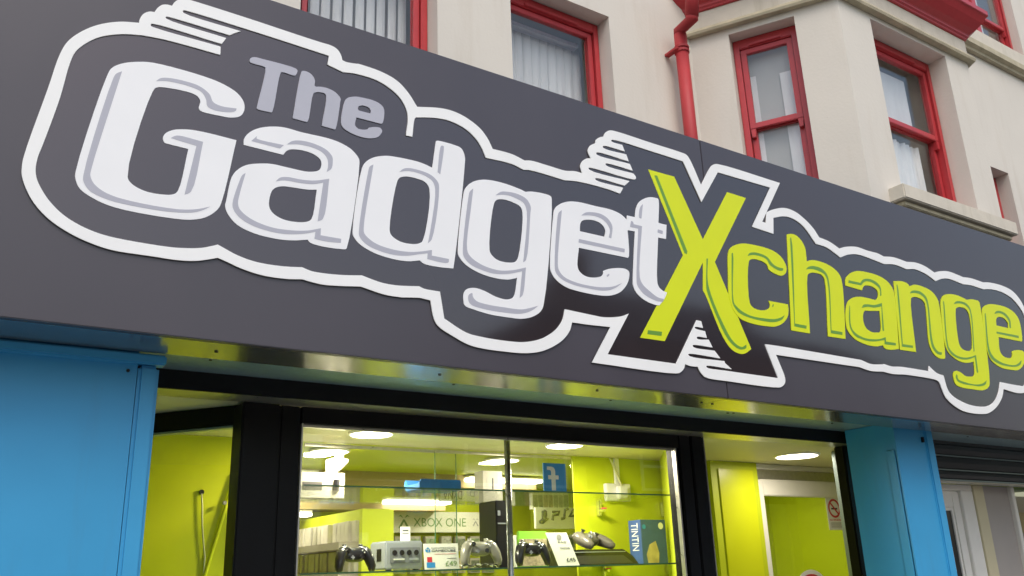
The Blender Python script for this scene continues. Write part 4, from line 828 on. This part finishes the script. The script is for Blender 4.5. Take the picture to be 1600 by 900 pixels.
# ---- blue carton
t0, t1 = at(1003,850,4.60).x, at(1042,850,4.60).x; tz = at(1020,812,4.60).z
ct = empty('blue_carton', ((t0+t1)/2, 4.60, T2), 'dark blue boxed set with a white vertical title at the right end of the shelf', 'box')
MB().box(t0, t1, 4.60, 4.725, T2, tz).build('carton', M['navy'], ct, bev=.002)
lettering('title', 'TINTIN', Vector((t0-.0004, 4.695, tz-.02)), Vector((0,0,-1)), Vector((0,-1,0)), .065, (tz-T2)*.62, M['card'], ct)
wq = t1-t0; hq = tz-T2
MB().tube([(t0+wq*.80,4.5992,tz-hq*.14),(t0+wq*.80,4.5998,tz-hq*.14)], wq*.10, 18).build('emblem', M['card'], ct)
MB().prism([(.2,.03),(.62,.03),(.66,.25),(.55,.52),(.3,.44),(.16,.22)], lambda a, b, d: (t0+wq*a, d, T2+hq*b), 4.5992, 4.5998).build('picture', M['skin'], ct)
MB().tube([(t0+wq*.13,4.5992,tz-hq*.16),(t0+wq*.13,4.5998,tz-hq*.16)], wq*.07, 14).build('emblem', M['fblue'], ct)
# ---- upper shelf: white boxes, blue case, f card
def carton(px0, px1, ptop, pbase, D, label, name='white_box'):
    y = atz((px0+px1)/2, pbase, T1).y; a, b = at(px0,pbase,y).x, at(px1,pbase,y).x; z = at((px0+px1)/2, ptop, y).z
    t = empty(name, ((a+b)/2, y, T1), label, 'box')
    MB().box(a, b, y, y+D, T1, z).build('carton', M['cream'], t, bev=.002)
    return t, a, b, y, z
t, a, b, y, z = carton(466, 538, 738, 778, .1, 'wide white box with a small gadget pictured on it, leftmost on the upper shelf')
MB().box(a+.02, a+(b-a)*.50, y-.0012, y-.0004, T1+(z-T1)*.30, T1+(z-T1)*.62).build('picture', M['consolefront'], t)
MB().tube([((a+(b-a)*.80),y-.0012,T1+(z-T1)*.30),((a+(b-a)*.82),y-.0012,T1+(z-T1)*.72)], .018, 10).build('picture', M['port'], t)
for k in range(2): MB().box(a+(b-a)*.2, a+(b-a)*.6, y-.0012, y-.0004, T1+(z-T1)*(.12+.07*k), T1+(z-T1)*(.15+.07*k)).build('print', M['greyink'], t)
t, a, b, y, z = carton(755, 786, 736, 785, .1, 'narrow white box with a dark slot beside the chrome pole')
MB().box((a+b)/2-.004, (a+b)/2+.005, y-.0012, y-.0004, T1+(z-T1)*.42, T1+(z-T1)*.78).build('print', M['ink'], t)
MB().box(a+.03, a+.033, y-.0012, y-.0004, T1+(z-T1)*.3, T1+(z-T1)*.78).build('print', M['greyink'], t)
bc0, bc1 = at(652,770,4.15).x, at(717,770,4.15).x; bz0, bz1 = T1, at(685,756,4.15).z
bcs = empty('blue_case', ((bc0+bc1)/2, 4.15, T1), 'bright blue folded case lying on the upper shelf', 'case')
MB().prism([(0,0),(.16,0),(.185,.03),(.18,.07),(.15,bz1-bz0),(.03,bz1-bz0),(0,.06)], lambda p_, q_, d: (d, 4.12+p_, bz0+q_), bc0, bc1).build('shell', M['casecol'], bcs, bev=.006)
f0, f1 = at(850,760,4.06).x, at(885,760,4.06).x; fz0, fz1 = T1, at(866,724,4.06).z
fc = empty('logo_card', ((f0+f1)/2, 4.06, T1), 'bright blue square card with a white letter f on the upper shelf', 'sign card')
MB().box(f0, f1, 4.06, 4.066, fz0, fz1).build('card', M['fblue'], fc)
fw, fh = f1-f0, fz1-fz0
fl = [(.34,.06),(.52,.06),(.52,.44),(.66,.44),(.66,.58),(.52,.58),(.52,.72),(.50,.80),(.44,.86),(.36,.88),(.16,.88),(.16,.76),(.28,.76),(.33,.74),(.34,.70),(.34,.58),(.20,.58),(.20,.44),(.34,.44)]
MB().prism(fl, lambda p_, q_, d: (f0+fw*p_, d, fz0+fh*q_), 4.0585, 4.0597).build('letter', M['card'], fc)
# ---- socket block with trunking and cable on the partition
s0 = at(945,757,4.88); s1 = at(984,775,4.88)
sb_ = empty('socket_block', ((s0.x+s1.x)/2, 4.89, s1.z), 'white electric socket with plug and trunking on the lime wall', 'socket')
MB().box(s0.x, s1.x, 4.865, 4.899, at(960,783,4.88).z, at(960,756,4.88).z).build('back_box', M['card'], sb_, bev=.004)
MB().box(at(962,765,4.86).x, at(976,765,4.86).x, 4.82, 4.864, at(968,780,4.86).z, at(968,760,4.86).z).build('plug', M['card'], sb_, bev=.008)
tr = at(963,740,4.89); MB().box(tr.x-.018, tr.x+.018, 4.875, 4.899, at(960,757,4.88).z+.002, ZC-.004).build('trunking', M['card'], sb_, bev=.002)
q0, q1, q2 = at(950,710,4.87), at(963,740,4.86), at(972,760,4.85)
MB().tube([q0, at(957,725,4.865), q1, q2], .006, 8).build('lead', M['cable'], sb_)
# ---- device box hanging from the shop ceiling
d0, d1 = at(518,728,5.2), at(545,728,5.2)
db = empty('ceiling_device', ((d0.x+d1.x)/2, 5.25, d0.z), 'small white angled box fixed up near the shop ceiling', 'device')
zz0, zz1 = at(530,740,5.2).z, at(530,716,5.2).z
MB().prism([(0,zz0),(.04,zz0),(d1.x-d0.x,zz0+.07),(d1.x-d0.x,zz1),(0,zz1)], lambda p_, q_, d: (d0.x+p_, d, q_), 5.2, 5.3).build('housing', M['cream'], db, bev=.004)
MB().box(d0.x+.05, d0.x+.09, 5.23, 5.27, zz1, ZC+.005).build('bracket', M['card'], db)
# ---- header boards on the back wall
def hboard(px0, px1, py0, py1, Y, label, name='header_board'):
    a, b = at(px0,py1,Y), at(px1,py1,Y); z0, z1 = at((px0+px1)/2,py1,Y).z, at((px0+px1)/2,py0,Y).z
    t = empty(name, ((a.x+b.x)/2, Y, z0), label, 'sign board')
    MB().box(a.x, b.x, Y, Y+.03, z0, z1).build('board', M['board'], t, bev=.003)
    return t, a.x, b.x, z0, z1
YB = 6.90
t, a, b, z0, z1 = hboard(611, 785, 800, 832, YB, 'pale header board with a cross shaped logo and thin dark lettering')
hx = lambda px: at(px,815,YB).x
lettering('lettering', 'XBOX ONE', Vector((hx(646),YB-.001,z0+(z1-z0)*.28)), X3, Z3, (z1-z0)*.42, hx(728)-hx(646), M['greenink'], t)
lettering('lettering', 'XBOX', Vector((hx(751),YB-.001,z0+(z1-z0)*.36)), X3, Z3, (z1-z0)*.24, hx(776)-hx(751), M['greyink'], t)
def xlogo(cx, cz, s, mt):
    mb = MB()
    for g in (-1, 1):
        mb.prism([(g*.9,-.9),(g*.55,-.95),(g*-.05,.05),(g*-.05,.35),(g*.15,.25)], lambda p_, q_, d: (cx+p_*s, d, cz+q_*s), YB-.002, YB-.0005)
        mb.prism([(g*.1,.5),(g*.5,.95),(g*.95,.7),(g*.6,.75)], lambda p_, q_, d: (cx+p_*s, d, cz+q_*s), YB-.002, YB-.0005)
    mb.build('logo', mt, t)
xlogo(hx(631), z0+(z1-z0)*.52, (z1-z0)*.34, M['greenink']); xlogo(hx(743), z0+(z1-z0)*.5, (z1-z0)*.2, M['greyink'])
YP = 6.2
t, a, b, z0, z1 = hboard(838, 905, 793, 826, YP, 'pale header board with a dark swoosh logo behind the blue card')
hp = lambda px: at(px,810,YP).x; dzp = z1-z0
def stroke(mb, pts, r=.012):
    mb.tube([Vector((hp(px), YP-.004, at(px,py,YP).z)) for px, py in pts], r, 6)
k = MB(); stroke(k, [(849,798),(849,816)], .018); stroke(k, [(850,798),(853,800),(853,806),(850,808)], .012); stroke(k, [(842,816),(847,812)]); stroke(k, [(842,816),(848,817),(856,811),(852,810)], .01); k.build('logo', M['ink'], t)
k = MB(); stroke(k, [(863,813),(864,805),(872,804),(874,799),(863,800)]); stroke(k, [(876,811),(881,810),(883,797),(888,795)]); stroke(k, [(898,795),(889,807),(898,806)]); k.build('lettering', M['ink'], t)
# signage mirrored in glass, painted as an upside-down lettering strip under the bulkhead
t, a, b, z0, z1 = hboard(688, 762, 765, 783, 6.15, 'painted reflection of a sign, big upside down letters on a strip below the bulkhead', 'letter_reflection')
lettering('lettering', 'DYNA', Vector((at(722,774,6.15).x, 6.149, z1-(z1-z0)*.12)), -X3, -Z3, (z1-z0)*.75, at(722,774,6.15).x-at(692,774,6.15).x, M['ink'], t)
lettering('lettering', 'DVD', Vector((at(758,774,6.15).x, 6.149, z1-(z1-z0)*.02)), -X3, -Z3, (z1-z0)*.6, at(758,774,6.15).x-at(734,774,6.15).x, M['greyink'], t)

# ---- game cases: a proto with case and cover, then copies
def case_proto(wd, ht, th, label, group, body, cover):
    o_ = bpy.data.objects.new('game_case', None); COL.objects.link(o_); tag(o_, label, 'game case', group)
    ch = []
    ch.append(MB().box(0, wd, 0, th, 0, ht).build('case', body, o_)); ch.append(MB().box(.006, wd-.006, -.002, -.0005, .006, ht-.02).build('cover', cover, o_))
    return o_, ch
first = {}
NTH = 'first second third fourth fifth sixth seventh eighth ninth tenth eleventh twelfth thirteenth fourteenth fifteenth'.split()
def put_case(key, pos, rot, args, cover):
    if key not in first:
        first[key] = case_proto(*args, cover); o_, ch = first[key]
    else:
        s_, sch = first[key]; o_ = s_.copy(); COL.objects.link(o_); ch = []
        for c_ in sch:
            d_ = c_.copy(); COL.objects.link(d_); d_.parent = o_; ch.append(d_)
    o_.location = pos; o_.rotation_euler = (0, 0, rot)
    return o_
random.seed(3)
wc_ = at(729,850,6.93).x-at(714,850,6.93).x; hc_ = at(720,838,6.93).z-at(720,861,6.93).z
i = 0
for py in (838, 872):
    for px in (617, 641, 665, 690, 712, 735, 757):
        p = at(px, py, 6.93); cvr = random.randrange(5)
        o_ = put_case(('wall',cvr), Vector((p.x, 6.93, p.z-hc_)), 0, (wc_, hc_, .05, 'small patterned game case on the back wall below the cross logo board', 'game cases on the back wall', M['cream']), COVERS[cvr])
        o_['label'] = '%s patterned game case from the left in the %s row under the cross logo board' % (NTH[(i)%7], 'top' if i < 7 else 'bottom'); i += 1
for n_, px in enumerate((633, 657, 682)):
    p = at(px, 764, 6.93); cvr = random.randrange(5)
    o_ = put_case(('up',cvr), Vector((p.x, 6.93, p.z-hc_*.62)), 0, (wc_*1.1, hc_*.62, .05, 'patterned game case on the back wall above the canopy', 'game cases above the wall canopy', M['cream']), COVERS[cvr])
    o_['label'] = '%s patterned game case from the left above the wall canopy' % NTH[n_]
for k in range(7):
    px = 832+k*8; p = at(px, 779, 6.5); cvr = random.randrange(5)
    o_ = put_case(('ps',cvr), Vector((p.x, 6.5, p.z-.09)), 0, (.06, .14, .05, 'small game case above the swoosh logo board', 'game cases above the swoosh board', M['card']), COVERS[cvr])
    o_['label'] = '%s small game case from the left above the swoosh logo board' % NTH[k]
for k in range(6):
    px = 806+k*15; p = at(px, 836, 6.5); cvr = random.randrange(5)
    o_ = put_case(('psl',cvr), Vector((p.x, 6.5, p.z-.2)), 0, (.11, .2, .05, 'small game case below the swoosh logo board', 'game cases below the swoosh board', M['card']), COVERS[cvr])
    o_['label'] = '%s small game case from the left below the swoosh logo board' % NTH[k]
# rack on the left with rows of white cases
xg = at(562,830,5.7).x
rk = empty('display_rack', (xg, 5.7, 0), 'tall lime display rack with pale rows of cases at the left of the shop', 'display rack')
xq = at(611,830,5.7).x
MB().box(xg+.03, xq, 5.72, 6.95, 0, at(590,795,5.72).z).build('carcass', M['limewall'], rk)
MB().box(xg+.0, xq, 5.66, 5.71, 0, at(590,797,5.7).z).build('end_panel', M['limewall'], rk)
for (pt_, pb__) in ((812, 846), (859, 893)):
    zt_, zb2 = at(556,pt_,5.75).z, at(556,pb__,5.75).z
    MB().box(xg-.14, xg+.029, 5.72, 6.95, zb2-.05, zb2-.003).build('shelf', M['lining'], rk)
    n_ = 15
    for k in range(n_):
        y_ = 5.74+k*.078
        if (k*7+pt_) % 11 == 0: continue
        p_ = Vector((xg-.012-.02*random.random(), y_+.07, zb2))
        o_ = put_case(('rack',pt_), p_, -math.pi/2+random.uniform(-.06,.06), (.066, (zt_-zb2)*.97, .10, 'slim white case in the upper row of the left rack' if pt_ == 812 else 'slim white case in the lower row of the left rack', 'cases on the left rack', M['whitecase']), M['whitecase'])
        o_['label'] = '%s slim white case from the near end in the %s row of the left rack' % (NTH[k], 'upper' if pt_ == 812 else 'lower')

# ---- on the lime board: hanging cable and slanted pipe
def onboard(px, py, off): return at(px, py, 4.90-off)
cb = empty('hanging_cable', onboard(315,770,0), 'thin cream cable hanging from a black hole in the lime wall', 'cable')
h0 = onboard(314.5,769,.004)
MB().tube([h0, h0-Y3*.012], .013, 10).build('grommet', M['port'], cb)
MB().tube([onboard(x_,y_,.016) for x_, y_ in ((315,771),(316,790),(316,820),(318,850),(320,870),(318,900),(319,960))], .0045, 8).build('flex', M['cable'], cb, smooth=True)
pp = empty('lime_conduit', onboard(345,850,0), 'lime painted conduit slanting across the lime wall', 'conduit')
MB().tube([onboard(x_,y_,.018) for x_, y_ in ((370,740),(353,790),(335,850),(318,905),(300,970))], .010, 10).build('tube', M['limeboard'], pp, smooth=True)
e0 = onboard(350,786,.03); MB().tube([e0, e0-Y3*.02], .010, 10).build('screw_cap', M['alu'], pp)

# ---- notices on the door
na, nb = at(1293,803,YD-.03).x, at(1316,803,YD-.03).x; nz1, nz0 = at(1303,777,YD-.03).z, at(1305,828,YD-.03).z
yn = YD+.002
na, nb = at(1293,803,yn).x, at(1316,803,yn).x; nz1, nz0 = at(1303,778,yn).z, at(1305,828,yn).z
ns = empty('no_smoking_notice', ((na+nb)/2, yn, nz0), 'white no smoking notice with a red ring on the door glass', 'notice')
MB().box(na, nb, yn, yn+.002, nz0, nz1).build('sheet', M['card'], ns)
cx_, cz_, rr_ = (na+nb)/2, nz1-(nz1-nz0)*.33, (nb-na)*.40
circ = lambda r_, n=28: [(cx_+r_*math.cos(2*math.pi*k/n), cz_+r_*math.sin(2*math.pi*k/n)) for k in range(n)]
plate('ring', [circ(rr_), circ(rr_*.78)], yn-.0002, yn-.0012, M['redink'], ns)
MB().obox(Vector((cx_,yn-.0013,cz_)), Vector((.7071,0,-.7071)), Y3, Vector((.7071,0,.7071)), (-rr_*.85,0,-rr_*.1),(rr_*.85,.0006,rr_*.1)).build('bar', M['redink'], ns)
MB().box(cx_-rr_*.5, cx_+rr_*.5, yn-.0006, yn-.0002, cz_-rr_*.12, cz_+rr_*.05).build('cigarette', M['ink'], ns)
lettering('print', 'NO SMOKING', Vector((na+(nb-na)*.1, yn-.0004, nz0+(nz1-nz0)*.28)), X3, Z3, (nz1-nz0)*.06, (nb-na)*.8, M['redink'], ns)
for k in range(3): MB().box(na+(nb-na)*.15, nb-(nb-na)*.15, yn-.0008, yn-.0002, nz0+(nz1-nz0)*(.08+.06*k), nz0+(nz1-nz0)*(.105+.06*k)).build('print', M['greyink'], ns)
rc = at(1274,938,YD-.005); rs = empty('round_sticker', rc, 'round red and white sticker low on the door glass', 'sticker')
circ2 = lambda r_, n=36: [(rc.x+r_*math.cos(2*math.pi*k/n), rc.z+r_*math.sin(2*math.pi*k/n)) for k in range(n)]
rw = (at(1300,905,YD).x-at(1244,905,YD).x)*.53
plate('disc', [circ2(rw)], YD+.004, YD+.003, M['card'], rs); plate('red_disc', [circ2(rw*.86)], YD+.0028, YD+.002, M['redink'], rs)
